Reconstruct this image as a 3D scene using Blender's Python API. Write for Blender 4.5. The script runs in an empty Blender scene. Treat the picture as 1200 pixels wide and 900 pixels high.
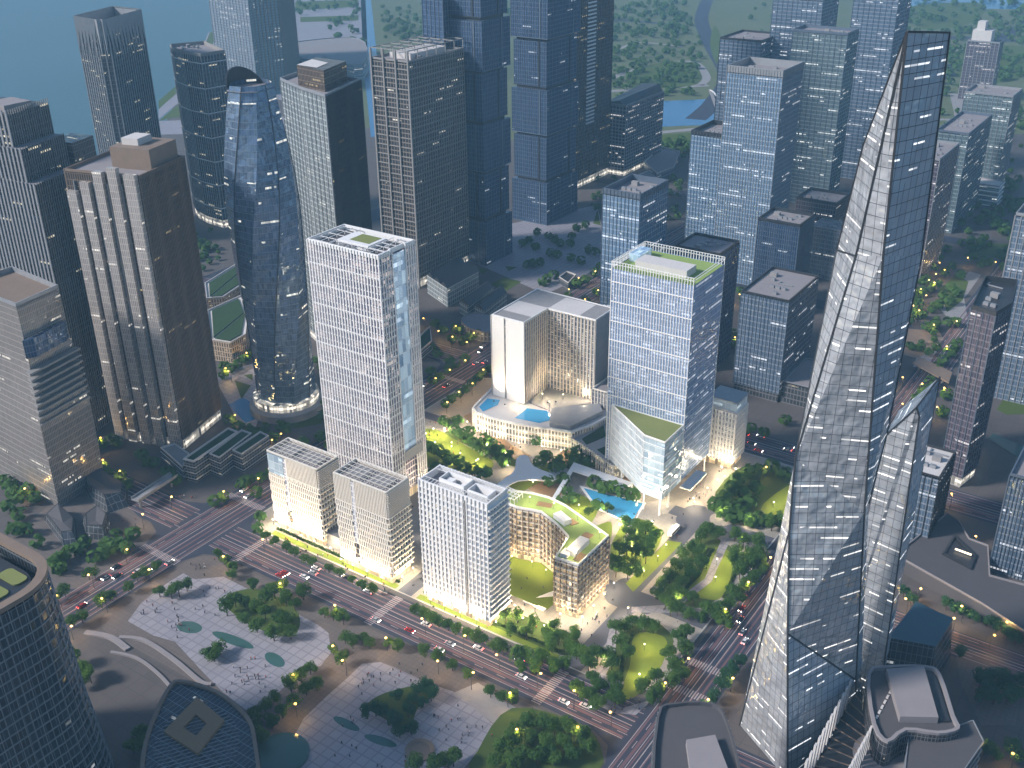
import bpy, math, random
from mathutils import Vector, Matrix
random.seed(7)
SC = bpy.context.scene
COL = SC.collection
# ------------------------------------------------------------------ camera model (survey of the place: x = down-right avenue, y = up-right avenue, z up, metres)
F = 1261.5; PITCH = math.radians(26.6); YAW = math.radians(34.53); ROLL = math.radians(.67); H = 350.
CY, SY, CP, SP = math.cos(YAW), math.sin(YAW), math.cos(PITCH), math.sin(PITCH)
def ray(px, py):
    x, y = px-600, 450-py
    x, y = x*math.cos(ROLL)+y*math.sin(ROLL), -x*math.sin(ROLL)+y*math.cos(ROLL)
    X, Y, Z = x, F*CP+y*SP, -F*SP+y*CP
    return X*CY-Y*SY, X*SY+Y*CY, Z
def G(px, py, z=0.):
    d = ray(px, py); t = (z-H)/d[2]
    return d[0]*t, d[1]*t
def GP(pts, z=0.): return [G(p[0], p[1], z) for p in pts]
def DEP(px, py, Y):                       # survey point at horizontal depth Y in front of the viewpoint
    d = ray(px, py); f = -d[0]*SY+d[1]*CY; t = Y/f
    return d[0]*t, d[1]*t, H+d[2]*t
# ------------------------------------------------------------------ objects
WL = {}
def tag(o, label=None, cat=None, group=None, kind=None):
    if label: o['label'] = label
    if cat: o['category'] = cat
    if group: o['group'] = group
    if kind: o['kind'] = kind
    return o
def thing(name, label, cat, loc=(0, 0, 0), group=None):
    o = bpy.data.objects.new(name, None); COL.objects.link(o); o.location = loc; o.empty_display_size = 2
    WL[o] = Vector(loc)
    return tag(o, label, cat, group)
def copy_tree(o, parent=None):
    c = o.copy(); COL.objects.link(c); c.parent = parent; WL[c] = WL.get(o, Vector())
    for ch in list(o.children): copy_tree(ch, c)
    return c
class MB:
    def __init__(s): s.v = []; s.f = []; s.m = []
    def face(s, pts, m=0):
        b = len(s.v); s.v.extend(tuple(p) for p in pts); s.f.append(tuple(range(b, b+len(pts)))); s.m.append(m)
    def poly(s, pts, z, m=0): s.face([(p[0], p[1], z) for p in pts], m)
    def prism(s, pts, z0, z1, top=True, bottom=False, m=0, mtop=None):
        n = len(pts)
        for i in range(n):
            a, b = pts[i], pts[(i+1) % n]
            s.face([(a[0], a[1], z0), (b[0], b[1], z0), (b[0], b[1], z1), (a[0], a[1], z1)], m)
        if top: s.poly(pts, z1, m if mtop is None else mtop)
        if bottom: s.poly(pts[::-1], z0, m)
    def box(s, x0, x1, y0, y1, z0, z1, m=0, bottom=True):
        s.prism([(x0, y0), (x1, y0), (x1, y1), (x0, y1)], z0, z1, True, bottom, m)
    def obox(s, c, d, hl, a, b, z0, z1, m=0):   # centre, unit direction, half length, extent along the outward normal
        nx, ny = d[1], -d[0]
        q = [(c[0]-d[0]*hl+nx*b, c[1]-d[1]*hl+ny*b), (c[0]+d[0]*hl+nx*b, c[1]+d[1]*hl+ny*b),
             (c[0]+d[0]*hl+nx*a, c[1]+d[1]*hl+ny*a), (c[0]-d[0]*hl+nx*a, c[1]-d[1]*hl+ny*a)]
        s.prism(q, z0, z1, True, True, m)
    def tube(s, p, q, r0, r1, n=6, m=0, cap=True):
        p, q = Vector(p), Vector(q); d = (q-p).normalized()
        u = d.orthogonal().normalized(); w = d.cross(u)
        A = [p+(u*math.cos(2*math.pi*i/n)+w*math.sin(2*math.pi*i/n))*r0 for i in range(n)]
        B = [q+(u*math.cos(2*math.pi*i/n)+w*math.sin(2*math.pi*i/n))*r1 for i in range(n)]
        for i in range(n):
            j = (i+1) % n; s.face([A[i], A[j], B[j], B[i]], m)
        if cap: s.face(B, m); s.face(A[::-1], m)
    def beam(s, p, q, r): s.tube(p, q, r, r, 4)
    def lathe(s, c, prof, n=12, m=0):           # prof: list of (radius, z)
        R = [[(c[0]+r*math.cos(2*math.pi*i/n), c[1]+r*math.sin(2*math.pi*i/n), c[2]+z) for i in range(n)] for r, z in prof]
        for k in range(len(R)-1):
            for i in range(n):
                j = (i+1) % n; s.face([R[k][i], R[k][j], R[k+1][j], R[k+1][i]], m)
        s.face(R[-1], m); s.face(R[0][::-1], m)
    def loft(s, rings, cap=True, m=0):
        n = len(rings[0])
        for k in range(len(rings)-1):
            for i in range(n):
                j = (i+1) % n; s.face([rings[k][i], rings[k][j], rings[k+1][j], rings[k+1][i]], m)
        if cap: s.face(rings[-1], m)
    def mesh(s, name, mats, off=(0, 0, 0), smooth=False):
        me = bpy.data.meshes.new(name)
        o = Vector(off)
        me.from_pydata([(v[0]-o.x, v[1]-o.y, v[2]-o.z) for v in s.v], [], s.f)
        for m in (mats if isinstance(mats, (list, tuple)) else [mats]): me.materials.append(m)
        uv = me.uv_layers.new(name='metres').data
        k = 0; vals = []
        for f in s.f:
            n = Vector((0, 0, 0)); P = [s.v[i] for i in f]
            for i in range(len(P)):
                a, b = P[i], P[(i+1) % len(P)]
                n.x += (a[1]-b[1])*(a[2]+b[2]); n.y += (a[2]-b[2])*(a[0]+b[0]); n.z += (a[0]-b[0])*(a[1]+b[1])
            h = math.hypot(n.x, n.y)
            if h < abs(n.z)*.7 or h < 1e-9:
                for p in P: vals.extend((p[0], p[1]))
            else:
                tx, ty = -n.y/h, n.x/h; sh = 1000+round(math.atan2(n.y, n.x)*20)*7.3
                for p in P: vals.extend((p[0]*tx+p[1]*ty+sh, p[2]))
        uv.foreach_set('uv', vals)
        if len(set(s.m)) > 1: me.polygons.foreach_set('material_index', s.m)
        if smooth: me.polygons.foreach_set('use_smooth', [True]*len(s.f))
        me.update()
        return me
    def build(s, name, mats, parent=None, smooth=False):
        off = WL[parent] if parent else Vector((0, 0, 0))
        o = bpy.data.objects.new(name, s.mesh(name, mats, off, smooth)); COL.objects.link(o)
        if parent: o.parent = parent
        WL[o] = off.copy()
        return o
def struct(name, mb, mat): return tag(mb.build(name, mat), kind='structure')
def rect(x0, x1, y0, y1): return [(x0, y0), (x1, y0), (x1, y1), (x0, y1)]
def rrect(x0, x1, y0, y1, r, n=6):
    out = []
    for cx, cy, a0 in ((x1-r, y0+r, -90), (x1-r, y1-r, 0), (x0+r, y1-r, 90), (x0+r, y0+r, 180)):
        for i in range(n+1):
            a = math.radians(a0+90*i/n); out.append((cx+r*math.cos(a), cy+r*math.sin(a)))
    return out
def inset(poly, d):
    n = len(poly); out = []
    for i in range(n):
        p, c, q = Vector(poly[i-1]), Vector(poly[i]), Vector(poly[(i+1) % n])
        e1, e2 = (c-p).normalized(), (q-c).normalized()
        n1, n2 = Vector((-e1.y, e1.x)), Vector((-e2.y, e2.x)); b = n1+n2
        k = d/max(.3, 1+n1.dot(n2)); out.append((c.x+b.x*k, c.y+b.y*k))
    return out
def ccw(poly):
    a = sum(poly[i-1][0]*poly[i][1]-poly[i][0]*poly[i-1][1] for i in range(len(poly)))
    return list(poly) if a > 0 else list(poly)[::-1]
def spline(pts, n=6, closed=True):
    out = []; m = len(pts)
    for i in range(m if closed else m-1):
        g = lambda k: Vector(pts[(i+k) % m] if closed else pts[min(max(i+k, 0), m-1)])
        p0, p1, p2, p3 = g(-1), g(0), g(1), g(2)
        for j in range(n):
            t = j/n; v = .5*((2*p1)+(p2-p0)*t+(2*p0-5*p1+4*p2-p3)*t*t+(3*p1-p0-3*p2+p3)*t**3); out.append(tuple(v))
    if not closed: out.append(tuple(pts[-1]))
    return out
def strip(pts, w):
    L, R = [], []
    for i in range(len(pts)):
        a, b = Vector(pts[max(i-1, 0)]), Vector(pts[min(i+1, len(pts)-1)]); d = (b-a).normalized()
        n = Vector((-d.y, d.x))*w/2; p = Vector(pts[i]); L.append(tuple(p+n)); R.append(tuple(p-n))
    return L, R
def strip_mb(mb, pts, w, z, m=0):
    L, R = strip(pts, w)
    for i in range(len(pts)-1): mb.face([(*R[i], z), (*R[i+1], z), (*L[i+1], z), (*L[i], z)], m)
# ------------------------------------------------------------------ materials
class NT:
    def __init__(s, name):
        s.mat = bpy.data.materials.new(name); s.mat.use_nodes = True; s.t = s.mat.node_tree; s.t.nodes.clear()
        s.out = s.t.nodes.new('ShaderNodeOutputMaterial'); s.b = s.t.nodes.new('ShaderNodeBsdfPrincipled')
        s.t.links.new(s.b.outputs[0], s.out.inputs[0])
    def n(s, typ, **kw):
        o = s.t.nodes.new('ShaderNode'+typ)
        for k, v in kw.items(): setattr(o, k, v)
        return o
    def link(s, a, b): s.t.links.new(a, b)
    def put(s, inp, v):
        if hasattr(v, 'is_output') or isinstance(v, bpy.types.NodeSocket): s.link(v, inp)
        else: inp.default_value = v
    def m(s, op, a, b=0., c=0.):
        o = s.n('Math', operation=op)
        for i, v in enumerate((a, b, c)): s.put(o.inputs[i], v)
        return o.outputs[0]
    def mix(s, f, a, b):
        o = s.n('Mix', data_type='RGBA'); s.put(o.inputs[0], f)
        s.put(o.inputs[6], (*a, 1) if isinstance(a, tuple) and len(a) == 3 else a); s.put(o.inputs[7], (*b, 1) if isinstance(b, tuple) and len(b) == 3 else b)
        return o.outputs[2]
    def wn(s, x, y):
        c = s.n('CombineXYZ'); s.put(c.inputs[0], x); s.put(c.inputs[1], y)
        w = s.n('TexWhiteNoise', noise_dimensions='2D'); s.link(c.outputs[0], w.inputs['Vector']); return w.outputs['Value']
    def noise(s, vec, scale, detail=3., rough=.55):
        o = s.n('TexNoise'); s.link(vec, o.inputs['Vector']); o.inputs['Scale'].default_value = scale
        o.inputs['Detail'].default_value = detail; o.inputs['Roughness'].default_value = rough; return o.outputs['Fac']
    def uv(s):
        u = s.n('UVMap', uv_map='metres'); x = s.n('SeparateXYZ'); s.link(u.outputs[0], x.inputs[0]); return u.outputs[0], x.outputs[0], x.outputs[1]
    def pos(s):
        g = s.n('NewGeometry'); x = s.n('SeparateXYZ'); s.link(g.outputs['Position'], x.inputs[0]); return g.outputs['Position'], x.outputs[0], x.outputs[1], x.outputs[2]
    def set(s, **kw):
        nm = dict(col='Base Color', rough='Roughness', metal='Metallic', ecol='Emission Color', estr='Emission Strength', spec='Specular IOR Level', normal='Normal', coat='Coat Weight', ior='IOR')
        for k, v in kw.items():
            if isinstance(v, tuple) and len(v) == 3 and k != 'normal': v = (*v, 1)
            s.put(s.b.inputs[nm[k]], v)
        return s.mat
def plain(name, col, rough=.6, metal=0., var=.18, scale=.25, spec=.5):
    t = NT(name); p, x, y, z = t.pos(); f = t.noise(p, scale, 4)
    f2 = t.m('MULTIPLY_ADD', f, var*2, 1-var)
    c = t.n('Mix', data_type='RGBA', blend_type='MULTIPLY'); c.inputs[0].default_value = 1; c.inputs[6].default_value = (*col, 1)
    k = t.n('CombineXYZ'); [t.link(f2, k.inputs[i]) for i in range(3)]; t.link(k.outputs[0], c.inputs[7])
    return t.set(col=c.outputs[2], rough=rough, metal=metal, spec=spec)
def emit(name, col, s, base=(.8, .8, .8)):
    t = NT(name); return t.set(col=base, ecol=col, estr=s, rough=.4)
def facade(name, glass, frame, bay=1.5, floor=4., mw=.1, sw=.18, lit=.12, litcol=(1, .93, .82), es=1.4, rough=.16, metal=.45, seg=6, vary=.35, frough=.45, glow=0., spread=.06, wob=.05, tilt=.10, dash=.30):
    t = NT(name); uv, U, V = t.uv()
    a = t.m('DIVIDE', U, bay); b = t.m('DIVIDE', V, floor)
    ca, cb = t.m('FLOOR', a), t.m('FLOOR', b); fa, fb = t.m('FRACT', a), t.m('FRACT', b)
    fr = t.m('MAXIMUM', t.m('LESS_THAN', fa, mw), t.m('LESS_THAN', fb, sw))
    pane = t.wn(ca, cb); run = t.wn(t.m('FLOOR', t.m('ADD', t.m('DIVIDE', a, seg), t.m('MULTIPLY', t.wn(3.3, cb), 9))), t.m('ADD', cb, 77))
    big = t.noise(uv, spread, 2)
    thr = t.m('SUBTRACT', 1., t.m('MULTIPLY', t.m('POWER', big, 2.), lit*4))
    on = t.m('GREATER_THAN', run, thr); on = t.m('MULTIPLY', on, t.m('GREATER_THAN', pane, .10))
    band = t.m('MULTIPLY', t.m('GREATER_THAN', fb, .62-dash*.5), t.m('LESS_THAN', fb, .62+dash*.5))
    on = t.m('MULTIPLY', t.m('MULTIPLY', on, band), t.m('SUBTRACT', 1., fr))
    dim = t.wn(t.m('ADD', ca, 31), t.m('ADD', cb, 5))
    e = t.m('MULTIPLY', on, t.m('MULTIPLY_ADD', dim, es*.9, es*.35))
    if glow: e = t.m('ADD', e, t.m('MULTIPLY', t.m('SUBTRACT', 1., fr), t.m('MULTIPLY', pane, glow)))
    g = t.mix(t.m('MULTIPLY', pane, vary), glass, tuple(min(1, c*2.1+.015) for c in glass))
    g = t.mix(t.m('MULTIPLY', big, .5), g, tuple(c*.35 for c in glass))
    col = t.mix(fr, g, frame)
    bump = t.n('Bump'); bump.inputs['Strength'].default_value = wob; bump.inputs['Distance'].default_value = 1.
    t.link(t.m('ADD', t.m('MULTIPLY', t.noise(uv, .12, 2), 4.), t.m('MULTIPLY', fr, .25)), bump.inputs['Height'])
    cv = t.n('CombineXYZ'); t.link(ca, cv.inputs[0]); t.link(cb, cv.inputs[1]); w3 = t.n('TexWhiteNoise', noise_dimensions='2D'); t.link(cv.outputs[0], w3.inputs['Vector'])
    v1 = t.n('VectorMath', operation='SUBTRACT'); t.link(w3.outputs['Color'], v1.inputs[0]); v1.inputs[1].default_value = (.5, .5, .5)
    v2 = t.n('VectorMath', operation='SCALE'); t.link(v1.outputs[0], v2.inputs[0]); t.link(t.m('MULTIPLY', t.m('SUBTRACT', 1., fr), tilt), v2.inputs['Scale'])
    v3 = t.n('VectorMath', operation='ADD'); t.link(v2.outputs[0], v3.inputs[0]); t.link(bump.outputs[0], v3.inputs[1]); v4 = t.n('VectorMath', operation='NORMALIZE'); t.link(v3.outputs[0], v4.inputs[0])
    return t.set(col=col, rough=t.m('MULTIPLY_ADD', fr, frough-rough, rough), metal=t.m('MULTIPLY', t.m('SUBTRACT', 1., fr), metal), ecol=litcol, estr=e, normal=v4.outputs[0])
def tiles(name, c1, c2, size=6., line=.05, rough=.7, var=.25):
    t = NT(name); p, x, y, z = t.pos()
    a, b = t.m('DIVIDE', x, size), t.m('DIVIDE', y, size)
    ln = t.m('MAXIMUM', t.m('LESS_THAN', t.m('FRACT', a), line), t.m('LESS_THAN', t.m('FRACT', b), line))
    pane = t.wn(t.m('FLOOR', a), t.m('FLOOR', b)); n = t.noise(p, .06, 5)
    c = t.mix(t.m('MULTIPLY', pane, .35), c1, c2); c = t.mix(ln, c, c2)
    c = t.mix(t.m('MULTIPLY', n, var*1.6), c, tuple(k*.55 for k in c1))
    return t.set(col=c, rough=rough)
def grass(name, c1, c2, sc=.4):
    t = NT(name); p, x, y, z = t.pos()
    f = t.m('ADD', t.m('MULTIPLY', t.noise(p, sc, 5, .7), .6), t.m('MULTIPLY', t.noise(p, .05, 3), .5))
    return t.set(col=t.mix(f, c1, c2), rough=.9, spec=.2)
def foliage(name, c1, c2):
    t = NT(name); o = t.n('ObjectInfo'); p, x, y, z = t.pos()
    f = t.m('ADD', t.m('MULTIPLY', o.outputs['Random'], .6), t.m('MULTIPLY', t.noise(p, .5, 2), .5))
    c = t.mix(f, c1, c2); tr = t.n('BsdfTranslucent'); t.link(t.mix(f, tuple(k*1.3 for k in c1), tuple(k*1.3 for k in c2)), tr.inputs[0]); mx = t.n('MixShader'); mx.inputs[0].default_value = .35
    t.link(t.b.outputs[0], mx.inputs[1]); t.link(tr.outputs[0], mx.inputs[2]); t.link(mx.outputs[0], t.out.inputs[0])
    return t.set(col=c, rough=.75, spec=.25)
def water(name, c, rough=.08, sc=.35, st=.12):
    t = NT(name); p, x, y, z = t.pos(); b = t.n('Bump'); b.inputs['Strength'].default_value = st; b.inputs['Distance'].default_value = .5
    t.link(t.noise(p, sc, 4), b.inputs['Height'])
    c2 = t.mix(t.noise(p, .004, 3), c, tuple(k*.7 for k in c))
    return t.set(col=c2, rough=rough, normal=b.outputs[0])
def asphalt(name, c1, tint):
    t = NT(name); p, x, y, z = t.pos(); f = t.noise(p, .08, 6, .65)
    return t.set(col=t.mix(f, c1, tint), rough=.75)
M = dict(
    ground=tiles('paved_ground', (.132, .114, .108), (.082, .075, .076), 9., .04, .8, .5),
    far=grass('far_land', (.07, .11, .035), (.17, .18, .11), .01),
    asphalt=asphalt('asphalt', (.026, .033, .056), (.040, .047, .072)),
    lane=asphalt('light_trail_tint', (.115, .064, .076), (.185, .105, .115)),  # pink tint paints the traffic's light trails into the road colour
    inner=asphalt('inner_road_asphalt', (.080, .083, .105), (.11, .112, .135)),
    paint=plain('road_paint', (.40, .35, .35), .6, 0, .4, .5),
    kerb=plain('kerb_stone', (.42, .41, .39), .7),
    pave=tiles('pale_paving', (.38, .345, .30), (.29, .265, .235), 3., .06, .7),
    plaza=tiles('plaza_tiles', (.36, .345, .385), (.235, .225, .255), 5., .14, .6, .3),
    plaza2=tiles('brown_plaza_paving', (.165, .138, .125), (.11, .094, .088), 2.5, .08, .8),
    wood=tiles('timber_deck', (.30, .19, .10), (.22, .13, .065), 1.2, .12, .6),
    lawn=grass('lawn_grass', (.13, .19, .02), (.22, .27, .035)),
    lawnd=grass('dark_lawn_grass', (.06, .095, .02), (.09, .13, .03)),  # darker green than the main lawn grass
    roofgreen=grass('roof_sedum', (.20, .30, .07), (.32, .42, .15), .25),
    roofdark=grass('dark_roof_sedum', (.025, .055, .022), (.045, .085, .035), .25),
    roofolive=grass('olive_roof_sedum', (.17, .20, .06), (.25, .27, .10), .15),
    hedge=foliage('hedge_leaves', (.03, .07, .015), (.07, .12, .025)),
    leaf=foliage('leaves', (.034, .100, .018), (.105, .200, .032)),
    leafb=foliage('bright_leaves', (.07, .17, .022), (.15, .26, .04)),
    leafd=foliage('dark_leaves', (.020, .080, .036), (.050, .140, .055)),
    bark=plain('bark', (.09, .065, .045), .9),
    white=plain('white_paint', (.82, .81, .80), .45, 0, .06),
    cream=plain('cream_stone', (.80, .75, .67), .55, 0, .08),
    beige=plain('beige_louvre', (.70, .60, .47), .55, 0, .1),
    grey=plain('grey_metal', (.33, .34, .36), .4, .3),
    darkroof=plain('dark_roof_membrane', (.085, .08, .085), .8, 0, .12, .15),
    roof=plain('roof_membrane', (.27, .245, .25), .8, 0, .12, .15),
    roofp=plain('pale_roof', (.60, .57, .55), .8, 0, .08, .15),
    dark=plain('dark_metal', (.05, .052, .058), .4, .4),
    stone=plain('grey_stone', (.26, .25, .24), .75),
    brown=plain('brown_stone', (.22, .16, .12), .7),
    concrete=plain('concrete', (.28, .27, .27), .8),
    bay=water('bay_water', (.05, .125, .155), .3, .05, .15),
    pool=water('pool_water', (.08, .40, .70), .08, .5, .08),
    pond=water('pond_water', (.06, .14, .125), .12, .5, .1),
    river=water('river_water', (.05, .20, .42), .2, .1, .1),
    lamp=emit('lamp_glow', (1, .55, .08), 5.),
    lampw=emit('warm_globe', (1, .78, .45), 2.5),
    head=emit('headlight_glow', (1, .93, .82), 25.),
    tail=emit('taillight_glow', (1, .06, .03), 14.),
    lobby=facade('lit_lobby', (.25, .2, .14), (.4, .36, .3), 2., 6., .12, .1, .9, (1, .72, .38), 1.2, glow=1.0, metal=.1, seg=3),
    lobbyw=facade('white_lit_lobby', (.25, .24, .22), (.4, .4, .4), 2., 6., .12, .1, .9, (1, .9, .75), 1.0, glow=.7, metal=.1, seg=3),
)
# ------------------------------------------------------------------ setting
def sheet(name, pts, z, mat):
    mb = MB(); mb.poly(ccw(pts), z); return struct(name, mb, mat)
def slab(name, pts, z0, z1, mat):
    mb = MB(); mb.prism(ccw(pts), z0, z1); return struct(name, mb, mat)
sheet('ground', rect(-9000, 5000, -1500, 11000), -.05, M['ground'])
far = MB()
far.poly(ccw(GP([(360, 150), (440, 150), (520, 160), (700, 170), (850, 160), (1000, 170), (1300, 150), (1500, -60), (300, -60), (330, 60)])), .0)
far.poly(ccw(GP([(-60, 420), (20, 410), (34, 330), (14, 262), (-60, 255)])), .0)
struct('parkland', far, M['far'])
bay = MB(); bay.poly(ccw(GP([(-300, 330), (-20, 247), (10, 234), (95, 190), (190, 154), (214, 100), (238, 70), (262, 0), (300, -70), (-700, -70), (-1100, 120)])), .06)
struct('bay_water', bay, M['bay'])
rv = MB(); rv.poly(ccw(GP([(700, 124), (765, 119), (835, 116), (930, 117), (1060, 121), (1060, 150), (930, 148), (838, 146), (763, 149), (700, 154)])), .08)
rv.poly(ccw(GP([(1050, 14), (1120, 10), (1300, 12), (1300, -8), (1050, -2)])), .08)
strip_mb(rv, spline(GP([(428, -10), (431, 30), (434, 70), (442, 130), (446, 160)]), 4, False), 26, .08)
struct('river_water', rv, M['river'])
# shore terraces: green and pale bands by the bay
sh = MB()
for q in ([(186, 118), (212, 96), (222, 96), (186, 128)], [(186, 142), (212, 120), (232, 112), (240, 118), (238, 134), (200, 138)], [(228, 84), (246, 38), (256, 34), (236, 86)], [(236, 92), (264, 44), (300, 64), (270, 96), (240, 92)],
          [(350, 48), (430, 46), (425, 60), (370, 58)], [(352, 20), (420, 18), (420, 24), (352, 26)], [(346, 2), (420, 0), (420, 8), (346, 12)]):
    sh.poly(ccw(GP(q)), .12)
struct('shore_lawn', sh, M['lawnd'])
sp = MB()
for q in ([(186, 128), (222, 96), (244, 38), (262, 34), (264, 44), (240, 92), (212, 118), (186, 140)], [(340, -5), (428, -8), (432, 90), (345, 95)], [(182, 142), (345, 136), (345, 154), (184, 158)],
          [(280, 80), (345, 60), (345, 120), (285, 110)]):
    sp.poly(ccw(GP(q)), .08)
struct('shore_path', sp, M['plaza'])
# roads
XR = [(-456, -426, -400, 3200), (-160, -136, -400, 3200), (-756, -730, -400, 1000), (50, 74, -400, 3200)]
YR = [(313, 339, -1250, 1200), (578, 604, -1000, 1200), (832, 852, -640, 1200), (1060, 1080, -640, 1200), (60, 84, -1000, 1200), (450, 470, -136, 1200)]
rd = MB()
for a, b, c, d in XR: rd.poly(rect(a, b, c, d), .05)
for a, b, c, d in YR: rd.poly(rect(c, d, a, b), .04)
strip_mb(rd, spline(GP([(815, 140), (838, 118), (852, 88), (832, 50), (822, 20), (834, -10)]), 5, False), 30, .10)
strip_mb(rd, spline(GP([(1060, 52), (1120, 44), (1200, 48), (1260, 40)]), 4, False), 34, .10)
strip_mb(rd, spline(GP([(560, 42), (700, 24), (800, 30)]), 4, False), 22, .10)
struct('road', rd, M['asphalt'])
# junctions with splayed corners
jn = MB()
for (x0, x1, y0, y1, f) in ((-456, -426, 313, 339, 16), (-160, -136, 313, 339, 14), (-456, -426, 578, 604, 14), (-160, -136, 578, 604, 14), (-160, -136, 450, 470, 6)):
    jn.poly([(x0-f, y0), (x0-f*.3, y0-f*.3), (x0, y0-f), (x1, y0-f), (x1+f*.3, y0-f*.3), (x1+f, y0), (x1+f, y1), (x1+f*.3, y1+f*.3), (x1, y1+f), (x0, y1+f), (x0-f*.3, y1+f*.3), (x0-f, y1)], .065)
struct('junction_road', jn, M['asphalt'])
ln = MB(); pt = MB()
def lanes(axis, lo, hi, s0, s1):
    w = hi-lo
    def R(a, b, c, d, z, mb):
        mb.poly(rect(a, b, c, d) if axis == 'x' else rect(c, d, a, b), z)
    for u0, u1 in ((.12, .16), (.25, .31), (.37, .40), (.55, .59), (.66, .70), (.79, .82), (.88, .91)): R(lo+w*u0, lo+w*u1, s0, s1, .085, ln)  # strips of painted light trail, not separately surfaced lanes
    for u in (.10, .34, .56, .93): R(lo+w*u-.18, lo+w*u+.18, s0, s1, .11, pt)
    R(lo+w*.45-.22, lo+w*.45+.22, s0, s1, .11, pt)
    s = s0
    while s < s1:
        for u in (.22, .81): R(lo+w*u-.15, lo+w*u+.15, s, s+5, .115, pt)
        s += 13
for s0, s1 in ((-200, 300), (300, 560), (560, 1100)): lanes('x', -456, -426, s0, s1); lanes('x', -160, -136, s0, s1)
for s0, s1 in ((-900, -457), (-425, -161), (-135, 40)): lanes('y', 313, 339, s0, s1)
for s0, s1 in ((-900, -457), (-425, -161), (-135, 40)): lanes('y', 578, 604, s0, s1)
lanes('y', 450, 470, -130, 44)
def zebra(x0, x1, y0, y1, along):
    n = int((x1-x0 if along == 'x' else y1-y0)/1.3)
    for i in range(n):
        if along == 'x': pt.poly(rect(x0+i*1.3, x0+i*1.3+.65, y0, y1), .125)
        else: pt.poly(rect(x0, x1, y0+i*1.3, y0+i*1.3+.65), .125)
zebra(-456, -426, 292, 297, 'x'); zebra(-456, -426, 356, 361, 'x'); zebra(-160, -136, 355, 360, 'x'); zebra(-160, -136, 375, 380, 'x'); zebra(-405, -400, 313, 339, 'y'); zebra(-308, -303, 313, 339, 'y'); zebra(-207, -202, 313, 339, 'y'); zebra(-456, -426, 556, 561, 'x')
struct('painted_light_trails', ln, M['lane']); struct('lane_paint', pt, M['paint'])
# the lit block: raised pavement with kerb
slab('block_pavement', rrect(-424, -163, 342, 576, 16, 8), -.05, .14, M['pave'])
kb = MB()
P_ = rrect(-424.4, -162.6, 341.6, 576.4, 16.4, 8); Q_ = rrect(-423.6, -163.4, 342.4, 575.6, 15.6, 8)
for i in range(len(P_)):
    j = (i+1) % len(P_); kb.face([(*P_[i], .17), (*P_[j], .17), (*Q_[j], .17), (*Q_[i], .17)])
struct('block_kerb', kb, M['kerb'])
ir = MB()
for q in (rect(-310, -301, 341, 388), rect(-207, -198, 341, 404), rect(-232, -162, 402, 412), rect(-213, -203, 412, 492), rect(-225, -162, 486, 496), rect(-424, -392, 500, 508)): ir.poly(q, .165)
ir.poly(rrect(-218, -190, 394, 420, 8), .17); ir.poly(rrect(-219, -197, 478, 504, 8), .17)
struct('inner_road', ir, M['inner'])
def lawn(name, pts, z=.2, mat='lawn', sm=True):
    pts = ccw(pts); return slab(name, spline(pts, 4) if sm else pts, -.02, z, M[mat])
lawn('verge_lawn', rect(-404, -312, 342.8, 346.5), .2, 'lawn', False); lawn('verge_lawn', rect(-298, -212, 342.8, 346.5), .2, 'lawn', False)
lawn('garden_lawn', GP([(490, 508), (512, 504), (545, 522), (578, 542), (562, 556), (520, 548), (498, 545)]))
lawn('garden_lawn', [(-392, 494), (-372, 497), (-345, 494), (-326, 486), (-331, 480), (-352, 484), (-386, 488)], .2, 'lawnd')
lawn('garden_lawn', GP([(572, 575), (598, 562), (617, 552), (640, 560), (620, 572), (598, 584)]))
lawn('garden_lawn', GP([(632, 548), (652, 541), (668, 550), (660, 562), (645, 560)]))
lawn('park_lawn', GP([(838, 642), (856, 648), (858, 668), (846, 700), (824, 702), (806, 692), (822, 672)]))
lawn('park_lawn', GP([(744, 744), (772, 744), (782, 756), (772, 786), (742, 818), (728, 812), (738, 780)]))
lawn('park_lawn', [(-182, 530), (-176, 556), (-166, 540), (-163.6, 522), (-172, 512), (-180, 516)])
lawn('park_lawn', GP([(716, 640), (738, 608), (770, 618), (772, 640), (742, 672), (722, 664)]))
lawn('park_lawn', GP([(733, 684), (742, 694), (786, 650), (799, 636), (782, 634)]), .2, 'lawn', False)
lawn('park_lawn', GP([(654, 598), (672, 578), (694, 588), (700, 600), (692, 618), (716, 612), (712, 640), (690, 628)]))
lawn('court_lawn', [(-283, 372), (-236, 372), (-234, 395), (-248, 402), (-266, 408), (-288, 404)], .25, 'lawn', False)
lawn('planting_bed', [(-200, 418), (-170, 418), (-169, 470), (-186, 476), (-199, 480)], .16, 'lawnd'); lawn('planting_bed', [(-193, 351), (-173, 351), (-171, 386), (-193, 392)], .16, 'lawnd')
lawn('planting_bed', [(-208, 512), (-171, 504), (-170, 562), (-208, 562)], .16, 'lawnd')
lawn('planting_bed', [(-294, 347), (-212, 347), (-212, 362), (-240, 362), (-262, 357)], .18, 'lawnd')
for c, r in (((-196, 497), 7), ((-176, 480), 7)): lawn('round_paving', [(c[0]+r*math.cos(k), c[1]+r*math.sin(k)) for k in (0, 1, 2, 3, 4, 5)], .19, 'pave')
slab('path', [(-201, 398), (-186, 410), (-180, 440), (-188, 480), (-184, 484), (-176, 440), (-182, 405), (-199, 394)], 0, .21, M['plaza'])
slab('path', GP([(715, 735), (724, 740), (720, 770), (700, 812), (730, 830), (765, 820), (745, 838), (715, 835), (690, 815), (706, 775)]), 0, .215, M['plaza'])
slab('path', GP([(742, 596), (748, 600), (728, 660), (722, 664)]), 0, .23, M['pave'])
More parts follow.
